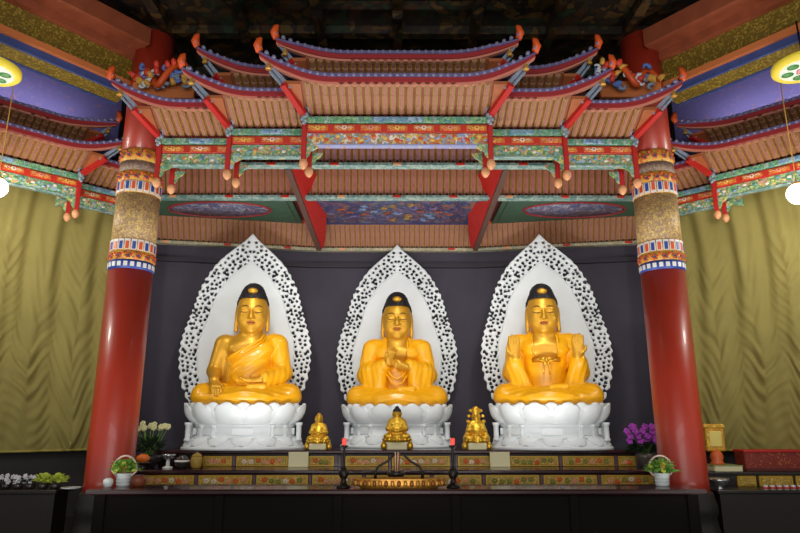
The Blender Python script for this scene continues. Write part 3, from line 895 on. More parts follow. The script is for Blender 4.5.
# ------------------------------------------------------------------ inner bracket cornices of the niche
def cornice_rib(w, h, dy):
    m = MB()
    m.prism([(0,0),(-dy*.3,h*.3),(-dy*.34,h*.36),(-dy*.66,h*.66),(-dy*.7,h*.72),(-dy,h),(-dy+.05,h),(.04,0)], 'x', -w*.3, w*.3, 0)
    m.prism([(.015,0),(-dy+.015,h),(-dy+.05,h),(.04,0)], 'x', -w/2, -w*.3, 1)
    m.prism([(.015,0),(-dy+.015,h),(-dy+.05,h),(.04,0)], 'x', w*.3, w/2, 1)
    m.box((-w*.22,-.035,-.012), (w*.22,.02,.03), 2)
    return m
def cornice(name, label, loc, rz, L, h, dy, sp, beam, topm, group=None, ribm=None):
    root = thing(name, label, 'cornice', loc, rz, group)
    n = int(L/sp); pr = None
    n = min(n, 96)
    for i in range(n):
        x = -L/2+L*(i+.5)/n
        if pr is None:
            pr = cornice_rib(L/n*.72, h, dy).build('bracket', ribm or [M_pink, M_olive, M_black], root); pr.location = (x,0,0)
        else: link_copy(pr, root, (x,0,0))
    m = MB(); m.prism([(.03,-.0),(-dy+.04,h),(-dy+.1,h),(.09,0)], 'x', -L/2, L/2); m.build('backing', M_back, root)
    m = MB(); m.bbox((-L/2,-.05,-.07), (L/2,.1,-.005), .01); bm = m.build('lower_beam', beam, root)
    k = max(3, int(L/1.0))
    for i in range(k):
        x = -L/2+L*(i+.5)/k
        m = MB(); m.bbox((x-.07,-.062,-.062), (x+.07,-.04,-.012), .006)
        m.build('beam_boss', M_framered if i % 3 else M_bell, bm)
    m = MB(); m.bbox((-L/2,-dy-.05,h), (L/2,-dy+.08,h+.07), .01); m.build('upper_beam', topm, root)
    return root
GI = 'bracket cornices inside the niche'
RIBP = [mat('bracket_mauve', '9a6478', .6, var=.12, vscale=7), M_olive, M_black]
RIBR = [mat('bracket_rose', 'a8605c', .6, var=.12, vscale=7), M_olive, M_black]
cornice('bracket_cornice', 'straight mauve bracket cornice just below and behind the eave canopies', (0,9.75,zat(163,9.75)), 0, 7.3, .34, .12, .115, M_teal, M_hip, GI, RIBP)
cornice('bracket_cornice', 'straight rose bracket cornice with teal beam above the painted ceiling panels', (0,10.9,zat(195.5,10.9)), 0, 9.2, .5, .16, .12, M_teal, M_hip, GI, RIBR)
YB = 13.2; XB = 1.75
zb = zat(248, YB)
cornice('bracket_cornice', 'short level bracket cornice on the dark wall above the middle halo', (0,YB,zb), 0, 2*XB+.02, .42, .38, .105, M_pale, M_orange, GI)
AB = math.radians(10.5)
for s, nm in ((-1, 'left'), (1, 'right')):
    L = 3.75
    cx = s*(XB+L/2*cos(AB)); cy = YB-L/2*sin(AB)
    cornice('bracket_cornice', 'sloping-in bracket cornice on the dark wall above the %s halo' % nm, (cx,cy,zb), -s*AB, L, .42, .38, .11, M_pale, M_orange, GI)

# hip beams running back under the niche ceiling
for s, nm in ((-1, 'left'), (1, 'right')):
    p0 = at(U0+s*109, 168, 9.9); p1 = at(U0+s*78, 249, 12.7)
    root = thing('raking_beam', 'red raking beam with brown soffit running back between ceiling panels, %s one' % nm, 'beam', (p0.x,p0.y,p0.z), 0, 'red raking beams under the niche ceiling')
    d = p1-p0; m = MB(); vs = []
    N = 8
    for i in range(N+1):
        t = i/N; c = d*t
        hh = .06+.42*sin(PI*min(1, t*.95+.04))**.8
        vs += [c+Vector((-.06,0,0)), c+Vector((.06,0,0)), c+Vector((.06-s*0+.26*(1 if s < 0 else .45)*hh/.48,0,hh)), c+Vector((-.06-.26*(1 if s > 0 else .45)*hh/.48,0,hh))]
    fs = [(0,1,2,3), (4*N+3,4*N+2,4*N+1,4*N)]
    for i in range(N):
        for q in range(4):
            l = (q+1) % 4; fs.append((4*i+l, 4*i+q, 4*i+4+q, 4*i+4+l))
    m.add(vs, fs, 0); m.build('side_boards', M_hip, root)
    m = MB(); m.bar(Vector((0,-.02,-.02)), d+Vector((0,-.02,-.02)), .1, .05, 0); tag(m.build('soffit_bar', mat('brown_soffit', '5a4038', .5), root), 'brown bar along the underside')

# painted ceiling panels of the niche
zc = zat(197, 10.98)+.02
def ceil_panel(label, poly, oval, kind):
    cx = sum(p[0] for p in poly)/4; cy = sum(p[1] for p in poly)/4
    root = thing('ceiling_panel', label, 'ceiling panel', (cx,cy,zc), 0, 'painted ceiling panels over the statues')
    P = [(x-cx, y-cy) for x, y in poly]
    m = MB(); m.prism(P, 'z', .02, .08); m.build('board', M_ceilblue if kind else M_ceilgreen, root)
    Q = [(x*.93, y*.82) for x, y in P]
    m = MB(); m.prism(Q, 'z', .0, .03); m.build('painted_field', M_ceilpaint if kind else M_ceilgreen, root)
    ox, oy = oval
    if not kind:
        m = MB(); m.lathe([(1,-.012),(1,.01)], (0,0,0), 40, 0, ox, oy); tag(m.build('cloud_oval', M_cloud, root), 'oval of painted clouds')
        m = MB(); m.tube([(ox*1.04*cos(2*PI*k/48), oy*1.06*sin(2*PI*k/48), -.006) for k in range(48)], .022, 6, 0, True)
        m.build('oval_frame', M_maroon, root)
    else:
        m = MB()
        for k in range(26):
            a = k*2.4; rr = (k/26)**.5
            x, y = ox*rr*cos(a), oy*rr*sin(a)
            m.tube([(x+.09*cos(t+a)*(1-t/8), y+.07*sin(t+a)*(1-t/8), -.01) for t in [j*.6 for j in range(9)]], [.022*(1-j/12) for j in range(9)], 5, k % 4)
        m.build('painted_scrolls', [mat('paint_sky', '7a90b8', .6), mat('paint_rust', 'a0522e', .6), mat('paint_lilac', '7c6a9c', .6), mat('paint_ochre', 'a8843c', .6)], root)
ceil_panel('middle painted ceiling panel with blue border, between the raking beams', [(-1.62,11.05),(1.62,11.05),(1.5,12.78),(-1.5,12.78)], (1.15,.5), 1)
for s, nm in ((-1, 'left'), (1, 'right')):
    ceil_panel('green ceiling panel with oval cloud painting, over the %s statue' % nm, [(s*2.0,11.05),(s*4.9,11.05),(s*5.0,12.15),(s*2.0,12.72)][::s], (.95,.42), 0)

# ------------------------------------------------------------------ columns
def column(label, X):
    Yc = 9.6; R = .328
    root = thing('column', label, 'column', (X,Yc,0), 0, 'tall red columns')
    yf = Yc-R
    def Z(v): return zat(v, yf)
    m = MB(); m.lathe([(.42,0),(.42,.12),(.4,.16),(.385,.3),(.41,.36),(.41,.46),(.38,.56),(.37,.62),(R+.02,.64)], (0,0,0), 36); m.build('plinth', M_plinth, root)
    m = MB(); m.lathe([(R+.01,.6),(R,.8),(R,Z(268))], (0,0,0), 48); m.build('shaft', M_red, root)
    m = MB(); m.lathe([(R,Z(148)),(R-.01,8.0)], (0,0,0), 48); m.build('upper_shaft', M_red, root)
    def band(name, va, vb, mt, e=.006):
        z0, z1 = Z(va), Z(vb)
        m = MB(); m.lathe([(R-.02,z0),(R+e,z0+.002),(R+e,z1-.002),(R-.02,z1)], (0,0,0), 48)
        return m, z0, z1
    def tile(m, a, zz0, zz1, da, mi, rr):
        n = 4; vs = []
        for i in range(n+1):
            t = a-da+2*da*i/n
            vs += [(rr*cos(t),rr*sin(t),zz0),(rr*cos(t),rr*sin(t),zz1)]
        vs2 = [(x*.97,y*.97,z) for x, y, z in vs]; o = len(vs)
        fs = [(2*i,2*i+2,2*i+3,2*i+1) for i in range(n)]+[(0,1,o+1,o),(2*n+1,2*n,o+2*n,o+2*n+1)]
        fs += [(2*i+1,2*i+3,o+2*i+3,o+2*i+1) for i in range(n)]+[(2*i+2,2*i,o+2*i,o+2*i+2) for i in range(n)]
        m.add(vs+vs2, fs, mi)
    m, a, b = band('x', 268, 259, None)
    for k in range(22): tile(m, 2*PI*k/22, a+.035, b-.035, .085, 1, R+.014)
    m.build('blue_dot_band', [M_bluep, M_white], root)
    def floral(va, vb):
        m, a, b = band('x', va, vb, None)
        for k in range(14):
            t = 2*PI*k/14; rr = R+.008; zc_ = (a+b)/2
            c = Vector((rr*cos(t), rr*sin(t), zc_-.01)); tg = Vector((-sin(t), cos(t), 0))
            for j in range(6):
                q = 2*PI*j/6; pp = c+tg*.035*cos(q)+Vector((0,0,.032*sin(q)))
                m.ball(pp, .02, 1 if j % 2 else 2, 6, 4)
            m.ball(c, .018, 3, 6, 4)
            t2 = t+PI/14; c2 = Vector((rr*cos(t2), rr*sin(t2), b-.04)); m.ball(c2, .024, 2, 6, 4)
        m.build('floral_band', [M_goldpaint, mat('petal_brown', '8a5a40', .5), M_orange, M_bluep], root)
    def tomb(va, vb, flip):
        m, a, b = band('x', va, vb, None)
        for k in range(22):
            t = 2*PI*k/22; tile(m, t, a+.012, b-.012, .118, 1, R+.012)
            tile(m, t, a+(.02 if flip else .05), b-(.05 if flip else .02), .075, 2 if k % 2 else 3, R+.018)
        m.build('petal_band', [M_goldpaint, M_white, M_orange, M_bluep], root)
    floral(259, 250); tomb(250, 238, True)
    m, a, b = band('x', 238, 192, None, .003); m.build('brocade_band', M_brocade, root)
    tomb(192, 180, False); floral(180, 170)
    m, a, b = band('x', 170, 160, None, .003); m.build('brocade_band', M_brocade2, root)
    floral(160, 148)
    return root
column('tall red column with painted bands beside the left olive curtain', -4.165)
column('tall red column with painted bands beside the right olive curtain', 4.165)

# carved dragon corbels at the column heads
def corbel(label, loc, s):
    root = thing('carved_corbel', label, 'carving', loc, 0, 'carved corbels at the column heads')
    m = MB(); pts = []
    for i in range(26):
        t = i/25; pts.append((s*(-.05+.92*t), -.1+.1*sin(t*9), .22*sin(t*11)*(1-.4*t)+.12*t))
    m.tube(pts, [.02+.035*sin(PI*min(1, .12+i/27)) for i in range(26)], 8, 0)
    b = m.build('serpent_body', M_orange, root)
    SCR = [M_bluegrey, mat('scroll_blue', '5a7ac0', .5), mat('scroll_white', 'd8dce0', .5)]
    for k in range(22):
        x = s*random.uniform(.05,.95); z = random.uniform(-.16,.24); a = random.uniform(0,6); m = MB()
        m.tube([(x+.07*cos(a+j*.7)*(1-j/9), -.14-.01*(k % 3), z+.06*sin(a+j*.7)*(1-j/9)) for j in range(7)], [.04*(1-j/9) for j in range(7)], 6)
        m.build('cloud_scroll', SCR[k % 3], root)
    for k in range(15):
        x = s*random.uniform(-.05,.9); z = random.uniform(-.14,.22); a = random.uniform(.3,1.6); m = MB()
        m.tube([(x,-.16,z),(x-s*.06*cos(a),-.19,z+.08*sin(a)),(x-s*.14*cos(a),-.18,z+.13*sin(a))], [.05,.04,.004], 6)
        m.build('flame_tongue', [mat('flame_red', 'd8402a', .5), mat('flame_gold', 'd8a040', .5)][k % 2], root)
    m = MB(); m.bbox((-.12 if s > 0 else -.85,-.02,-.26), (.85 if s > 0 else .12,.05,.02), .01); m.build('back_board', M_girdor, root)
    return root
c0 = at(141, 84, 8.95); corbel('orange and blue carved scroll corbel on the left column head', (c0.x,c0.y,c0.z), 1)
c1 = at(653, 82, 8.95); corbel('orange and blue carved scroll corbel on the right column head', (c1.x,c1.y,c1.z), -1)

# ------------------------------------------------------------------ great ceiling girders
for s, nm in ((-1, 'left'), (1, 'right')):
    A = Vector((s*4.62, 9.62, 0)); B = Vector((s*7.1, 6.45, 0))
    d = (B-A).normalized(); nrm = Vector((d.y*s, -d.x*s, 0))            # towards the hall centre
    if nrm.dot(Vector((-s, 0, 0))) < 0: nrm = -nrm
    zs = EYE+5.27
    root = thing('ceiling_girder', 'gold patterned girder with orange edge running from the %s column head' % nm, 'girder', (A.x,A.y,zs), 0, 'gold patterned ceiling girders')
    D = B-A
    def slab(y0, y1, z0, z1, mt, name):
        m = MB(); vs = []
        for P in (Vector((0,0,0)), D):
            for yy, zz_ in ((y0,z0),(y1,z0),(y1,z1),(y0,z1)): vs.append(P+nrm*yy+Vector((0,0,zz_)))
        m.add(vs, [(0,1,2,3),(7,6,5,4),(0,4,5,1),(1,5,6,2),(2,6,7,3),(3,7,4,0)]); return m.build(name, mt, root)
    slab(-.2,.2,0,.1,M_girder,'soffit'); slab(.2,.25,-.02,.1,M_ceilblue,'inner_edging'); slab(-.25,-.2,-.02,.1,M_ceilblue,'outer_edging')
    slab(.2,.32,.1,.2,M_girdor,'orange_moulding'); slab(-.2,.24,.2,.62,M_girder,'face_board'); slab(-.2,.36,.62,.76,M_girdred,'crown_moulding')
    slab(-.1,.7,.76,1.05,M_girdred,'upper_moulding')

for s, nm in ((1, 4), (-1, 5)):
    a = wing(PW, -3.0, .62); b = wing(PW, .75, .62); c = wing(PW, .75, .72); d = wing(PW, -3.0, .72)
    P = [(s*q[0], q[1]) for q in (a, b, c, d)]
    m = MB(); m.prism(P[::s], 'z', Z0+.75, Z0+2.3); struct(m.build('trim_%d' % nm, M_purple))
for s in (1, -1):
    q = wing(PW, -1.3, .12)
    L = bpy.data.lights.new('board_fill', 'AREA'); L.shape = 'RECTANGLE'; L.size = 2.6; L.size_y = .08; L.energy = 16; L.color = (1,.96,.92)  # hidden strip light added only to brighten the purple board
    lo = bpy.data.objects.new('board_fill', L); COL.objects.link(lo); lo.location = (s*q[0], q[1], Z0+1.14)
    lo.rotation_euler = (Matrix.Rotation(s*WA, 3, 'Z') @ Matrix.Rotation(math.radians(150), 3, 'X')).to_euler()
# ------------------------------------------------------------------ room shell
m = MB(); m.box((-9.5,-2.5,-.2), (9.5,14.2,0)); struct(m.build('floor', M_floor))
m = MB(); m.box((-10,-2.5,8.15), (10,14.4,8.35))
for i in range(-6, 7):
    m.box((i*1.3-.08,2.,7.98), (i*1.3+.08,13.,8.15)); 
for j in range(8): m.box((-9,3+j*1.3-.08,8.0), (9,3+j*1.3+.08,8.15))
struct(m.build('ceiling', M_ceil))
m = MB(); YW = 13.3
wp = [(-9.4,YW-(9.4-XB)*.185),(-XB,YW),(XB,YW),(9.4,YW-(9.4-XB)*.185),(9.4,YW+.6),(-9.4,YW+.6)]
wp = [(-5.55,YW-(5.55-XB)*.185),(-XB,YW),(XB,YW),(5.55,YW-(5.55-XB)*.185),(5.55,YW+.6),(-5.55,YW+.6)]
m.prism(wp, 'z', 0, 8.15); struct(m.build('wall_back', M_wall))
m = MB(); zl = zat(264, 13.1)
for a, b in ((0,1),(1,2),(2,3)):
    p, q = Vector((*wp[a],zl)), Vector((*wp[b],zl)); m.bar(p+Vector((0,-.03,0)), q+Vector((0,-.03,0)), .1, .09)
struct(m.build('trim_1', mat('wall_rail', '2c2934', .7)))
for s, nm in ((-1, 'left'), (1, 'right')):
    e0 = Vector((s*5.2, 12.3)); e1 = Vector((s*9.4, 8.25)); dd = (e1-e0).normalized(); nn = Vector((dd.y*s, -dd.x*s))
    if nn.dot(Vector((s, 1))) < 0: nn = -nn
    m = MB(); P = [e0, e1, e1+nn*.3, e0+nn*.3]
    if s > 0: P = P[::-1]
    m.prism([tuple(p) for p in P], 'z', 0, 8.15); struct(m.build('wall_'+nm, M_dark))
# slab closing the niche overhead
m = MB(); m.box((-3.6,9.05,6.62), (3.6,13.0,6.7)); struct(m.build('trim_2', M_dkred))
m = MB(); m.box((-4.8,11.0,zc+.09), (4.8,13.0,zc+.2)); struct(m.build('trim_3', M_dkred))

# ------------------------------------------------------------------ curtains
def curtain(label, s):
    a = Vector((s*5.12, 12.04)); b = Vector((s*8.9, 8.48)); L = (b-a).length
    d = (b-a)/L; n = Vector((-s*abs(d.y), -abs(d.x)))                    # to the hall
    z0, z1 = zat(452, 11.0), Z0-.25
    root = thing('curtain', label, 'curtain', (a.x,a.y,z0), 0, 'olive swagged curtains')
    w = .64; H = z1-z0
    def fn(u, t):
        x = u*L; z = H*t; ph = x/w+.10*sin(z*1.1+x*1.7)+.05*sin(z*2.9+x*.6); cell = math.floor(ph); fr = ph-cell; dx = abs(fr-.5)*w
        low = (1-t); grow = min(1, .1+1.15*low)**1.3
        k = 1.75+.45*sin(cell*2.3)
        q = z-k*dx+.16*sin(cell*3.1+z*.9)+.07*sin(x*5.3+z*2.3)+.05*sin(x*11-z*3.1)
        per = .5+.1*sin(cell*1.7+.8*sin(z*1.1))
        soft = sin(2*PI*q/per+.8*sin(2*PI*q/1.7+cell))
        off = .040*grow*(.5+.5*cos(PI*dx/(w*.5)))**.6*soft*(.55+.45*sin(q*2.7+cell*1.9))
        off += .010*grow*sin(2*PI*q/(per*.5)+cell*2)
        off += .045*cos(2*PI*(ph-.5))*(.45+.55*t)+.018*sin(x*23+1.5*sin(z*1.4)+sin(x*3))*(.35+.65*t)
        p = a+d*x+n*(.14+off)
        return (p.x-a.x, p.y-a.y, z)
    nn = n*(-.012)
    m = MB(); m.grid(fn, 300, 130, 0, (nn.x,nn.y,0)); m.build('cloth', M_curtain, root)
    m = MB(); m.tube([Vector(fn(i/150,0.004)) for i in range(151)], .022, 6); m.build('hem', M_curtainhem, root)
    m = MB(); m.tube([(0,0,H-.01), ((b-a).x,(b-a).y,H-.01)], .03, 8); m.build('rail', M_olive, root)
curtain('olive green swagged curtain behind the left red column', -1)
curtain('olive green swagged curtain behind the right red column', 1)

# ------------------------------------------------------------------ lamps with globes, painted lanterns
def globe(label, u, v, Y, r):
    p = at(u, v, Y); root = thing('globe_lamp', label, 'lamp', tuple(p), 0, 'lit white globe lamps')
    m = MB(); m.ball((0,0,0), r, 0, 20, 14); m.build('globe', M_globe, root)
    m = MB(); m.lathe([(r*.5,r*.86),(r*.5,r*1.05),(r*.2,r*1.2),(.012,r*1.25)], (0,0,0), 14); m.tube([(0,0,r*1.2),(0,0,8.14-p.z)], .008, 6); m.build('cord_and_cap', M_bellgold, root)
    L = bpy.data.lights.new('globe_light', 'POINT'); L.energy = 95; L.color = (1,.95,.86); L.shadow_soft_size = r*1.2
    lo = bpy.data.objects.new('globe_light', L); COL.objects.link(lo); lo.location = p+Vector((0,.0,-r*1.6))
globe('lit white globe lamp hanging at the left edge, before the curtain', -2, 188, 9.0, .15)
globe('lit white globe lamp hanging at the right edge, before the curtain', 799, 193, 9.0, .16)
def lantern(label, u, v, Y):
    p = at(u, v, Y); root = thing('painted_lantern', label, 'lantern', tuple(p), 0, 'yellow rimmed painted lanterns')
    R = .36
    m = MB(); m.lathe([(R*.8,-.02),(R,-.03),(R+.03,.0),(R+.03,.06),(R*.9,.1),(R*.8,.1)], (0,0,0), 32); m.build('rim', M_yellow, root)
    m = MB(); m.lathe([(.01,-.035),(R*.83,-.022),(R*.83,.03),(.01,.03)], (0,0,0), 32); m.build('base_disc', M_lwhite, root)
    for k in range(6):
        a = 2*PI*k/6+.3; m = MB()
        m.ball((.2*cos(a),.2*sin(a),-.03), .085, 0, 10, 6, (.9,.9,.12)); m.build('painted_leaf', M_lgreen, root)
    m = MB()
    for k in range(6): m.ball((.06*cos(k*PI/3),.06*sin(k*PI/3),-.038), .05, 0, 8, 5, (1,1,.15))
    m.build('painted_blossom', M_lpink, root)
    m = MB(); m.lathe([(R*.85,.08),(R*.6,.12),(.05,.14),(.02,.18)], (0,0,0), 24); m.build('lid', M_yellow, root)
    m = MB(); m.tube([(0,0,.16),(0,0,6.98-p.z)], .012, 6); m.build('chain', M_bronze, root)
lantern('yellow rimmed painted lantern with green leaves at the upper left edge', -11, 72, 7.6)
lantern('yellow rimmed painted lantern with green leaves at the upper right edge', 805, 67, 7.6)

# ------------------------------------------------------------------ altar
def tier(label, X, y0, y1, zt, ucuts, va, vb, hfloor, group):
    root = thing('altar_tier', label, 'altar', (0,y0,0), 0, group)
    m = MB(); m.box((-X,.05,hfloor), (X,y1-y0,zt-.06)); m.build('body', M_wood, root)
    m = MB(); m.bbox((-X-.04,-.06,zt-.06), (X+.04,y1-y0,zt), .018); m.build('top', M_wood, root)
    za, zb_ = zat(va, y0), zat(vb, y0)
    m = MB(); m.bbox((-X,-.02,zb_-.055), (X,.06,zb_-.012), .01); m.bbox((-X,.0,za+.012), (X,.06,za+.04), .008); m.build('moulding', M_black, root)
    for i, (ua, ub) in enumerate(ucuts):
        xa, xb = at(ua, (va+vb)/2, y0).x, at(ub, (va+vb)/2, y0).x
        m = MB(); m.bbox((xa,.015,zb_), (xb,.06,za), .006); fr = m.build('panel_frame', M_altarframe, root)
        m = MB(); m.bbox((xa+.03,.0,zb_+.022), (xb-.03,.03,za-.022), .006, 0)
        w = xb-xa; r3 = random.Random(i*7+3)
        for k in range(max(2, int(w/.13))):
            x = xa+.08+(w-.16)*(k+.5)/max(2, int(w/.13)); c = 1+r3.randrange(4); zc2 = (za+zb_)/2+r3.uniform(-.02,.02)
            for j in range(5):
                q = 2*PI*j/5; m.ball((x+.026*cos(q),-.004,zc2+.022*sin(q)), .02, c, 6, 4, (1,.5,1))
            m.ball((x,-.012,zc2), .013, 5, 6, 4)
        m.build('carved_panel', [M_altarpanel, PETCOL[1], PETCOL[2], mat('panel_green', '7a8438', .5), M_orange, M_altarframe], fr)
        if i:
            xm = (at(ucuts[i-1][1], (va+vb)/2, y0).x+xa)/2
            m = MB(); m.bbox((xm-.03,.0,zb_-.01), (xm+.03,.06,za+.01), .012); m.build('divider', M_wood2, root)
    return root
GA = 'stepped altar tiers'
tier('upper dark lacquered altar tier carrying the three lotus thrones', 4.0, 11.0, 12.95, ALT_Z, [(203,232),(236,288),(308,334),(345,388),(392,450),(458,491),(509,559),(563,615),(619,637)], 456, 466.5, .2, GA)
tier('lower dark lacquered altar tier in front of the upper one', 4.62, 10.3, 10.92, zat(470,10.24), [(143,194),(198,252),(256,308),(312,362),(366,430),(434,482),(486,540),(544,598),(602,655)], 475, 486, .0, GA)
# offering table in front
TZ = EYE-.835
root = thing('offering_table', 'long dark red offering table in front of the altar between the columns', 'table', (0,8.85,0))
m = MB(); m.bbox((-4.0,-.32,TZ-.07), (4.0,.32,TZ), .02); m.build('table_top', M_wood, root)
m = MB(); m.box((-3.9,-.24,.12), (3.9,.28,TZ-.07)); m.build('front_board', M_dull, root)
for i in range(6):
    m = MB(); x = -3.8+i*1.52; m.bbox((x-.06,-.28,0), (x+.06,-.2,TZ-.07), .01); m.build('leg', M_dull, root)

# ------------------------------------------------------------------ small gold statues on the altar
def small_statue(label, X, Y, ornate, H=.66):
    root = thing('small_statue', label, 'statuette', (X,Y,ALT_Z), 0, 'small gold statuettes on the altar')
    k = H/1.0
    f = Field((-.42,-.34,.0), (.42,.34,1.06), .014)
    # seated figure: legs, torso, arms, head
    for s in (-1, 1):
        f.u(f.cap((s*.08,.03,.32), (s*.23,-.08,.3), .085, .075), .04)
        f.u(f.cap((s*.23,-.09,.29), (s*-.05,-.17,.29), .065, .05), .03)
        f.u(f.cap((s*.15,.02,.62), (s*.21,-.01,.46), .062, .052), .03)
        f.u(f.cap((s*.21,-.01,.46), (s*.04,-.14,.43), .05, .036), .03)
        f.u(f.ell((s*.095,.0,.8), (.02,.025,.055)), .01)
    f.u(f.cap((0,.02,.36), (0,.02,.6), .135, .14, .75), .05)
    f.u(f.cap((-.1,.02,.62), (.1,.02,.62), .07, .07), .06)
    f.u(f.ell((0,-.16,.41), (.07,.05,.03)), .02)
    f.u(f.cap((0,.02,.66), (0,.01,.74), .055, .05), .04)
    f.u(f.ell((0,.0,.81), (.088,.095,.115)), .02)
    f.u(f.cap((0,-.09,.82), (0,-.105,.79), .01, .014), .01)
    f.u(f.ell((0,-.08,.755), (.035,.02,.012)), .01)
    f.d = f.d+.005*np.sin((f.Z*1.3+np.abs(f.X))*70)*np.clip((.7-f.Z)*8, 0, 1)
    if ornate:
        for s in (-1, 1):
            for q in range(5):
                a = q*.55
                f.u(f.ell((s*(.13+.07*sin(a*1.3)), .03, .95-.13*q), (.05,.04,.045)), .02)
            f.u(f.cap((s*.2,.0,.5), (s*.3,-.02,.28), .03, .045), .03)
        f.u(f.ell((0,.02,.95), (.11,.08,.1)), .03); f.u(f.ell((0,.01,1.03), (.045,.04,.04)), .02)
    f.mesh('figure', M_goldd, root)
    if not ornate:
        m = MB(); m.ball((0,.012,.86), .1, 0, 14, 9, (1,1.03,.85)); m.ball((0,.015,.935), .05, 0, 10, 7)
        tag(m.build('hair', M_hair if ornate is False else M_goldd, root), 'dark hair' if ornate is False else None)
    m = MB()
    m.lathe([(.3,.17),(.27,.2),(.33,.24),(.3,.27),(.1,.275)], (0,0,0), 20, 0, 1, .75); 
    for q in range(14):
        a = 2*PI*q/14; m.ball((.29*cos(a),.215*sin(a),.225), .06, 0, 8, 6, (.9,.9,.8))
    m.build('lotus_seat', M_goldd, root)
    m = MB(); m.bbox((-.23,-.2,0), (.23,.2,.17), .02); m.build('plinth_block', M_card, root)
    for s in (-1, 1):
        m = MB(); m.lathe([(.05,0),(.07,.04),(.08,.1),(.05,.16),(.03,.2)], (s*.3,-.05,0), 10); m.build('scroll_foot', M_goldd, root)
    for ch in root.children: ch.scale = (k,k,k)
    return root
p = at(318, 449, 11.12); small_statue('small gold seated statuette on the altar between left and middle thrones', p.x, 11.14, None, .62)
p = at(397, 449, 11.14); small_statue('small gold seated statuette with dark hair in front of the middle throne', p.x, 11.16, False, .74)
p = at(477, 449, 11.12); small_statue('small gold statuette with ornate headdress between middle and right thrones', p.x, 11.14, True, .68)

# ------------------------------------------------------------------ offerings
def leafy(m, c, R, n, mi, seed, flat=.6, ll=.1):
    r = random.Random(seed)
    for i in range(n):
        a = r.uniform(0, 2*PI); e = r.uniform(.1, 1.3); d = Vector((cos(a)*cos(e), sin(a)*cos(e), sin(e)*flat))
        p = Vector(c)+d*R*r.uniform(.35, 1); sd = d.cross(Vector((0,0,1)))
        if sd.length < .01: sd = Vector((1,0,0))
        sd.normalize(); up = Vector((0,0,.25*ll))
        q = p+d*ll
        mid = p+d*ll*.5+up
        th = Vector((0,0,-.004))
        vs = [p, mid-sd*ll*.28, q, mid+sd*ll*.28]; vs += [x+th for x in vs]
        m.add(vs, [(0,1,2,3),(7,6,5,4),(0,4,5,1),(1,5,6,2),(2,6,7,3),(3,7,4,0)], mi)
def blossom(c, r, seed=0, k=5):
    m = MB(); q = random.Random(seed); t = q.uniform(0, 2)
    for j in range(k):
        a = 2*PI*j/k+t; m.ball((c[0]+r*.6*cos(a), c[1]+r*.6*sin(a)*.6, c[2]+r*.6*sin(a)), r*.5, 0, 7, 5, (1,.6,1))
    m.ball((c[0],c[1]-r*.25,c[2]), r*.3, 0, 7, 5)
    return m
def basket(label, u, v, Y, seed):
    p = at(u, v, Y); root = thing('flower_basket', label, 'flower basket', (p.x,Y,TZ), 0, 'white flower baskets on the offering table')
    m = MB(); m.lathe([(.07,0),(.085,.01),(.1,.16),(.105,.17),(.09,.17),(.08,.12)], (0,0,0), 18)
    for k in range(4): m.tube([(.09*cos(2*PI*i/18)*(1+.04*k), .09*sin(2*PI*i/18)*(1+.04*k), .03+.04*k) for i in range(18)], .006, 5, 0, True)
    m.build('pot', M_wpot, root)
    m = MB(); m.tube([(.165*cos(PI*i/16), 0, .2+.195*sin(PI*i/16)) for i in range(17)]+[(-.1,0,.13)], .013, 7)
    m.tube([(.165,0,.2),(.1,0,.13)], .012, 7); m.build('handle', M_rim, root)
    m = MB(); leafy(m, (0,0,.17), .15, 150, 0, seed, .85, .11); m.build('foliage', M_leaf, root)
    r = random.Random(seed)
    for k in range(16):
        a = r.uniform(0, 2*PI); q = r.uniform(.03,.15)
        blossom((q*cos(a), q*sin(a)-.03, .2+r.uniform(.0,.1)), .035, k).build('bloom', M_lime if k % 4 else M_orangefr, root)
basket('white basket of yellow-green flowers before the left red column', 123.5, 486, 8.95, 3)
basket('white basket of yellow-green flowers before the right red column', 663, 486, 8.95, 9)

LZ = zat(470, 10.24)
# vase of pale flowers at left
p = at(148, 466, 10.75); root = thing('flower_vase', 'dark bowl with tall pale yellow flowers beside the left red column', 'flowers', (p.x,10.75,LZ))
m = MB(); m.lathe([(.1,0),(.12,.02),(.2,.1),(.22,.18),(.2,.2),(.17,.2),(.1,.1)], (0,0,0), 20); m.build('bowl', M_pot, root)
m = MB(); leafy(m, (0,0,.24), .22, 90, 0, 5, .9, .14); m.build('foliage', M_leafd, root)
for k in range(12):
    r = random.Random(k); x = -.27+.05*k; z = .6+.1*r.random(); y = r.uniform(-.1,.1)
    st = MB(); st.tube([(x*.2,y*.3,.2),(x*.6,y*.6,.42),(x,y,z)], .007, 5); s_ = st.build('stem', M_leaf, root)
    blossom((x,y-.02,z), .048, k, 6).build('bloom', M_cream, s_)
q = at(145, 452, 10.5); o = MB().ball((0,0,0), .085, 0, 16, 10, (1.25,1,.85)).build('orange_fruit', M_orangefr); o.location = (q.x, 10.46, LZ+.16); tag(o, 'bright orange fruit on a dark dish under the pale flowers', 'fruit')
o = MB().lathe([(.05,0),(.06,.03),(.03,.05),(.03,.065),(.11,.08),(.13,.1),(.12,.105),(.02,.088)], (0,0,0), 16).build('fruit_dish', M_pot); o.location = (q.x,10.46,LZ); tag(o, 'small dark footed dish holding the orange fruit', 'dish')
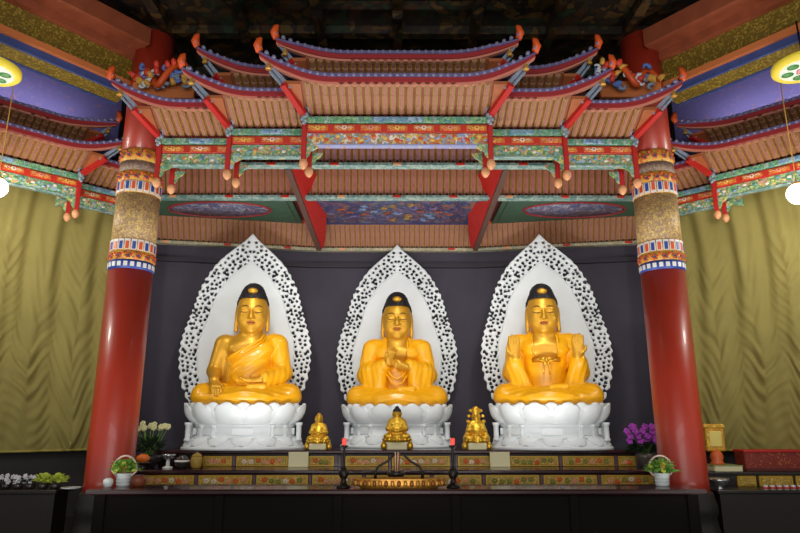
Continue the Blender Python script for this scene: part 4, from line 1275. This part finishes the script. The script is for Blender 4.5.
# small vessels along the lower tier
p = at(168, 467, 10.6); root = thing('footed_cup', 'dark footed cup with a white rim and stem on the lower altar tier', 'cup', (p.x,10.6,LZ))
m = MB(); m.lathe([(.08,0),(.08,.02),(.03,.04),(.03,.12),(.03,.13)], (0,0,0), 16); m.build('stem', M_white, root)
m = MB(); m.lathe([(.03,.12),(.09,.15),(.11,.2),(.11,.22),(.09,.22),(.05,.16)], (0,0,0), 16); m.build('bowl', M_steel, root)
p = at(182, 467, 10.6); root = thing('round_jar', 'small dark round jar with a pale band beside the brass jar', 'jar', (p.x,10.6,LZ))
m = MB(); m.lathe([(.06,0),(.1,.05),(.115,.11),(.09,.17),(.05,.19),(.05,.2)], (0,0,0), 18); m.build('body', M_pot, root)
m = MB(); m.lathe([(.112,.1),(.12,.105),(.12,.125),(.11,.13)], (0,0,0), 18); m.build('band', M_white, root)
p = at(196.5, 467, 10.6); root = thing('brass_jar', 'olive brass lidded jar at the left end of the upper panels', 'jar', (p.x,10.6,LZ))
m = MB(); m.lathe([(.06,0),(.085,.03),(.095,.1),(.09,.17),(.075,.19)], (0,0,0), 18); m.build('body', M_olive, root)
m = MB(); m.lathe([(.08,.185),(.08,.2),(.05,.225),(.02,.235),(.015,.25)], (0,0,0), 18); m.build('lid', M_olive, root)
p = at(138, 486, 8.9); root = thing('brown_pot', 'squat round brown pot beside the left flower basket', 'pot', (p.x,8.92,TZ))
m = MB(); m.lathe([(.06,0),(.09,.03),(.1,.08),(.08,.13),(.06,.14),(.05,.14)], (0,0,0), 18); m.build('body', mat('terracotta', '7a3c24', .5, var=.2), root)
m = MB(); m.lathe([(.055,.135),(.066,.14),(.066,.15),(.05,.15)], (0,0,0), 18); m.build('rim', M_wood2, root)
p = at(109, 486, 8.8); o = MB().lathe([(.03,0),(.05,.02),(.065,.06),(.06,.1),(.03,.12),(.01,.125)], (0,0,0), 16).build('white_jar', M_wpot); o.location = (p.x,8.78,TZ); tag(o, 'little white round jar at the left end of the offering table', 'jar')

# cards on the upper tier front
for u, nm in ((298.5, 'left'), (500, 'right')):
    p = at(u, 460, 10.9); root = thing('blank_card', 'blank cream card standing before the upper altar panels, %s of centre' % nm, 'card', (p.x,10.9,LZ))
    w = .165; m = MB(); m.bbox((-w,-.006,.03), (w,.006,.24), .003); m.build('sheet', M_card, root)
    m = MB(); m.bbox((-w,-.02,0), (w,.03,.03), .005); m.build('foot', M_card, root)

# orchid
p = at(648, 466, 10.8); root = thing('potted_orchid', 'potted purple orchids beside the right red column', 'orchid', (p.x,10.85,LZ))
m = MB(); m.lathe([(.08,0),(.12,.03),(.15,.16),(.155,.22),(.13,.22),(.1,.15)], (0,0,0), 18); m.build('pot', mat('pewter_pot', '6a625a', .35, metal=.4), root)
m = MB(); leafy(m, (0,0,.22), .2, 46, 0, 8, .7, .2); m.build('leaves', M_leafd, root)
r = random.Random(4)
for k in range(5):
    x = -.26+.12*k
    st = MB(); st.tube([(x*.2,0,.2),(x*.6,-.02,.42),(x,-.06,.62-.06*(k % 2)),(x+.06,-.1,.58)], .008, 5); s_ = st.build('stem', M_leaf, root)
    for j in range(4):
        blossom((x+r.uniform(-.06,.06), -.1+r.uniform(-.05,.05), .42+.075*j), .055, k*5+j).build('bloom', M_pinkbl, s_)

# candlesticks
for u, nm in ((343.5, 'left'), (453.5, 'right')):
    p = at(u, 487, 8.75); root = thing('candlestick', 'tall dark candlestick with a red candle cup, %s of the gold censer' % nm, 'candlestick', (p.x,8.75,TZ), 0, 'tall dark candlesticks')
    m = MB(); m.lathe([(.09,0),(.09,.02),(.05,.05),(.03,.1),(.05,.13),(.075,.18),(.05,.23),(.022,.27),(.02,.4),(.035,.42),(.018,.45),(.018,.5),(.05,.52),(.05,.535),(.02,.54)], (0,0,0), 16); m.build('stand', M_bronze, root)
    m = MB(); m.lathe([(.022,.535),(.028,.55),(.031,.6),(.027,.63),(.016,.63)], (0,0,0), 14); tag(m.build('candle_cup', M_candle, root), 'glowing red glass cup')
# censer
p = at(399, 490, 8.7); CX = p.x
root = thing('incense_burner', 'wide shallow gold incense burner at the front centre of the offering table', 'incense burner', (CX,8.72,TZ))
zt = .125
m = MB(); m.lathe([(.5,0),(.52,.02),(.56,.035),(.575,.06),(.58,.1),(.61,zt-.01),(.61,zt),(.56,zt),(.54,.07),(.2,.06)], (0,0,0), 48, 0, 1, .26)
for k in range(44):
    a = 2*PI*k/44; m.ball((.585*cos(a), .585*.26*sin(a), .065), .034, k % 2, 8, 6, (.8,.8,1.2))
m.build('bowl', [mat('censer_gold', 'c08a3a', .35, metal=.55, var=.3, vscale=14), mat('censer_brown', '85541e', .4, metal=.5)], root)
for s in (-1, 1):
    m = MB(); m.tube([(s*.31,0,.08),(s*.31,0,.2),(s*.27,0,.27),(s*.16,.0,.33),(s*.08,0,.40),(s*.06,0,.43)], [.022,.02,.018,.016,.014,.012], 8); m.build('handle', M_bronze, root)
p = at(396, 481, 8.72); root = thing('incense_holder', 'black incense holder with sticks behind the gold burner', 'incense holder', (p.x,9.03,TZ))
m = MB(); m.lathe([(.07,0),(.1,.02),(.1,.12),(.12,.14),(.12,.19),(.1,.19),(.06,.12)], (0,0,0), 16); m.build('pot', M_black, root)
for k in range(5):
    m = MB(); m.tube([(-.02+.012*k,.0,.13),(-.03+.02*k,-.02+.01*k,.42+.02*(k % 2))], .008, 5); m.build('stick', [mat('stick_red', '9a3a28', .6), M_card][k % 2], root)
o = MB().ball((0,0,0), .045, 0, 14, 9).lathe([(.02,-.05),(.03,-.045),(.03,-.03)], (0,0,0), 12).build('white_cup', M_wpot); q = at(380, 478, 8.7); o.location = (q.x,8.72,TZ+.05); tag(o, 'small white round cup between the left candlestick and the black holder', 'cup')

# ------------------------------------------------------------------ left side flowers
p = at(30, 488, 9.4); FZ = zat(490.5, 9.4)
root = thing('side_shelf', 'low dark shelf of flower pots under the left curtain', 'shelf', (-6.1,9.75,0), math.radians(0))
m = MB(); m.bbox((-1.3,-.25,FZ-.06), (1.25,.25,FZ), .012); m.build('shelf_top', M_black, root)
m = MB(); m.box((-1.25,-.18,.05), (1.2,.2,FZ-.06)); m.build('cabinet', M_black, root)
for i, s in enumerate((-1, 1)):
    m = MB(); m.box((s*1.1-.05,-.2,0), (s*1.1+.05,.2,.08)); m.build('foot', M_black, root)
specs = [(-4,'magenta','magenta',M_pinkbl),(7,'white','first',M_whitebl),(19,'white','second',M_whitebl),(31,'white','third',M_whitebl),(44,'lime','a',M_lime),(56,'lime','b',M_lime)]
labs = ['magenta and white potted flowers at the far left edge of the shelf','white potted flowers next to the magenta ones, low shelf at left','white potted flowers in the middle of the low left shelf','white potted flowers next to the yellow-green plants, low left shelf','yellow-green leafy potted plant beside the white flowers','yellow-green leafy potted plant nearest the left red column']
for i, (u, a_, b_, mt) in enumerate(specs):
    p = at(u, 487, 9.65); root = thing('potted_flowers', labs[i], 'potted plant', (p.x,9.65,FZ), 0, 'potted flowers on the left shelf')
    m = MB(); m.lathe([(.05,0),(.065,.01),(.075,.08),(.06,.08)], (0,0,0), 14); m.build('pot', M_pot, root)
    m = MB(); leafy(m, (0,0,.08), .1, 34, 0, i, .7, .08 if mt is not M_lime else .13); m.build('foliage', M_leafd if mt is not M_lime else M_lime, root)
    r = random.Random(i)
    if mt is not M_lime:
        for k in range(7): blossom((r.uniform(-.1,.1), r.uniform(-.1,0), .1+r.uniform(0,.09)), .034, k).build('bloom', mt if k % 3 else M_whitebl, root)
p = at(72, 486, 9.6); o = MB().lathe([(.04,0),(.12,.012),(.14,.025),(.13,.03),(.04,.018)], (0,0,0), 20).build('white_plate', M_wpot); o.location = (p.x,9.6,FZ); tag(o, 'flat white plate on the shelf beside the left red column', 'plate')

# ------------------------------------------------------------------ right side furniture
Yr = 10.2
def on(u, v, Y=Yr): return at(u, v, Y)
zs = zat(470.5, Yr)
root = thing('side_cabinet', 'dark side cabinet with gold panels under the right curtain', 'cabinet', (0,Yr,0))
xa, xb = on(707, 480).x, on(813, 480).x
zt2 = zat(472, Yr)
m = MB(); m.box((xa,.04,0), (xb,.43,zt2-.05)); m.build('body', M_black, root)
m = MB(); m.bbox((xa-.02,0,zt2-.05), (xb,.45,zt2), .012); m.build('top', M_black, root)
for ua, ub in ((739,758),(761,795),(798,812)):
    a_, b_ = on(ua, 480).x, on(ub, 480).x
    m = MB(); m.bbox((a_,.015,zat(487,Yr)), (b_,.06,zat(476,Yr)), .008); pn = m.build('drawer_panel', M_altarframe, root)
    m = MB(); m.bbox((a_+.03,.0,zat(485.5,Yr)), (b_-.03,.03,zat(477.5,Yr)), .006); m.build('carved_field', M_altarpanel, pn)
# red cabinet top box
xa, xb = on(750, 460).x, on(811, 460).x
root = thing('red_chest', 'red chest with gold painted figures on the right side cabinet', 'chest', (0,Yr+.12,zt2))
m = MB(); m.bbox((xa,.0,.0), (xb,.3,zat(451,Yr+.12)-zt2), .015); m.build('body', M_cabred, root)
m = MB(); m.bbox((xa-.02,-.02,zat(452.5,Yr+.12)-zt2), (xb,.32,zat(450,Yr+.12)-zt2), .01); m.build('lid', M_hip, root)
m = MB(); m.bbox((xa,-.015,0), (xb,.02,.05), .008); m.build('plinth', M_dkred, root)
# gold plaque on stand with orange base
p = on(722, 464, Yr+.1); root = thing('gold_plaque', 'upright gold tablet on an orange stand beside the right red column', 'tablet', (p.x,Yr+.22,zt2+.09))
zb0 = zt2+.09; za_, zb_ = zat(450,Yr+.2)-zb0, zat(424,Yr+.2)-zb0
m = MB(); m.lathe([(.1,0),(.105,.03),(.08,.06),(.1,.12),(.09,.17),(.05,za_)], (0,0,0), 16); tag(m.build('stand', mat('orange_stand', 'd0602a', .4), root), 'orange turned stand')
m = MB(); m.bbox((-.15,-.03,za_-.02), (.15,.03,zb_), .015); pl = m.build('tablet', M_goldplaque, root)
m = MB(); m.bbox((-.1,-.042,za_+.05), (.1,-.02,zb_-.11), .01); m.build('tablet_face', mat('pale_gold', 'e0cc70', .4, metal=.2), pl)
m = MB(); m.bbox((-.17,-.045,zb_-.07), (.17,.045,zb_+.0), .02); m.build('tablet_cap', M_goldplaque, pl)
p = on(730, 468); o = MB(); o.bbox((-.22,-.14,0), (.22,.28,.085), .012, 0); o.bbox((-.23,-.145,.085), (.23,.285,.095), .004, 1); o = o.build('cream_box', [M_card, mat('box_green', '8a9a5a', .5)]); o.location = (p.x,Yr+.15,zt2); tag(o, 'flat cream box under the gold tablet on the side cabinet', 'box')
p = on(720, 487, 9.75); o = MB().lathe([(.05,0),(.06,.01),(.03,.03),(.1,.07),(.14,.12),(.145,.15),(.13,.15),(.05,.06)], (0,0,0), 22).build('steel_bowl', M_steel)
zt3 = zat(489, 9.8); o.location = (p.x+.02,9.78,zt3); tag(o, 'shiny steel bowl on the low stand right of the right column', 'bowl')
root = thing('low_stand', 'low black stand in front of the right side cabinet', 'stand', (0,9.8,0))
xa, xb = at(712,489,9.8).x, at(825,489,9.8).x
m = MB(); m.bbox((xa,-.2,zt3-.05), (xb,.28,zt3), .01); m.build('stand_top', M_black, root)
m = MB(); m.box((xa+.05,-.14,.0), (xb-.05,.24,zt3-.05)); m.build('stand_body', M_black, root)
for k in range(6):
    p = at(766+7*k, 490, 9.7); root = thing('ritual_candle', 'red and white striped candle in the row on the low black stand', 'candle', (p.x,9.68,zt3), 0, 'red and white candles on the low stand')
    m = MB(); m.lathe([(.034,0),(.034,.06),(.03,.062)], (0,0,0), 12); m.build('wax', M_whitebl, root)
    m = MB(); m.lathe([(.036,.012),(.037,.014),(.037,.04),(.036,.042)], (0,0,0), 12); m.build('wrapper', mat('wrapper_red', 'c83a3a', .5), root)

# ------------------------------------------------------------------ light
w = bpy.data.worlds.new('hall_daylight'); sc.world = w; w.use_nodes = True
w.node_tree.nodes['Background'].inputs['Color'].default_value = (1,.985,.96,1)
w.node_tree.nodes['Background'].inputs['Strength'].default_value = .42
def area(name, loc, tgt, size, energy, col=(1,.96,.9), sy=None, spread=None):
    L = bpy.data.lights.new(name, 'AREA'); L.energy = energy; L.color = col; L.size = size
    if sy: L.shape = 'RECTANGLE'; L.size_y = sy
    if spread: L.spread = math.radians(spread)
    o = bpy.data.objects.new(name, L); COL.objects.link(o); o.location = loc
    o.rotation_euler = (Vector(tgt)-Vector(loc)).to_track_quat('-Z', 'Y').to_euler()
    return o
area('doorway_daylight', (0,-2,2.6), (0,10,3.6), 7, 230, (1,.98,.95), 4)
area('upper_daylight_fill', (0,-1.5,5.6), (0,10,6.6), 9, 200, (1,.98,.95), 1.6)  # added high fill for assumed daylight, brightens friezes, boards and girders
for x, e in ((-4.8,72), (0,36), (4.8,72)):
    area('upward_fill', (x,6.6,.25), (x*.85,9.2,6.2), 1.6, e, (1,.96,.9), None, 116)  # unseen fill added so eave soffits and brackets get light from below
for x in (-1.8, 1.8):
    area('niche_fill', (x,9.3,.74), (x,9.9,6), 1.6, 62, (1,.96,.9), .2, 140)  # fill hidden behind the table, added to brighten inner cornices and niche ceiling
for x, e in ((XL,16),(0,18),(XR,16)):
    area('statue_spotlight', (x*.85,9.3,5.3), (x,12,2.8), .35, e, (1,.95,.86), None, 100)
# ------------------------------------------------------------------ camera
cam = bpy.data.cameras.new('camera'); cam.sensor_width = 36; cam.lens = F*36/800; cam.clip_end = 200
co = bpy.data.objects.new('camera', cam); COL.objects.link(co)
co.location = (0,0,EYE); co.rotation_euler = (PI/2+TH, 0, -math.atan((400-U0)/F*CT))
sc.camera = co
sc.view_settings.view_transform = 'Standard'; sc.view_settings.look = 'None'
sc.view_settings.exposure = 0; sc.view_settings.gamma = 1
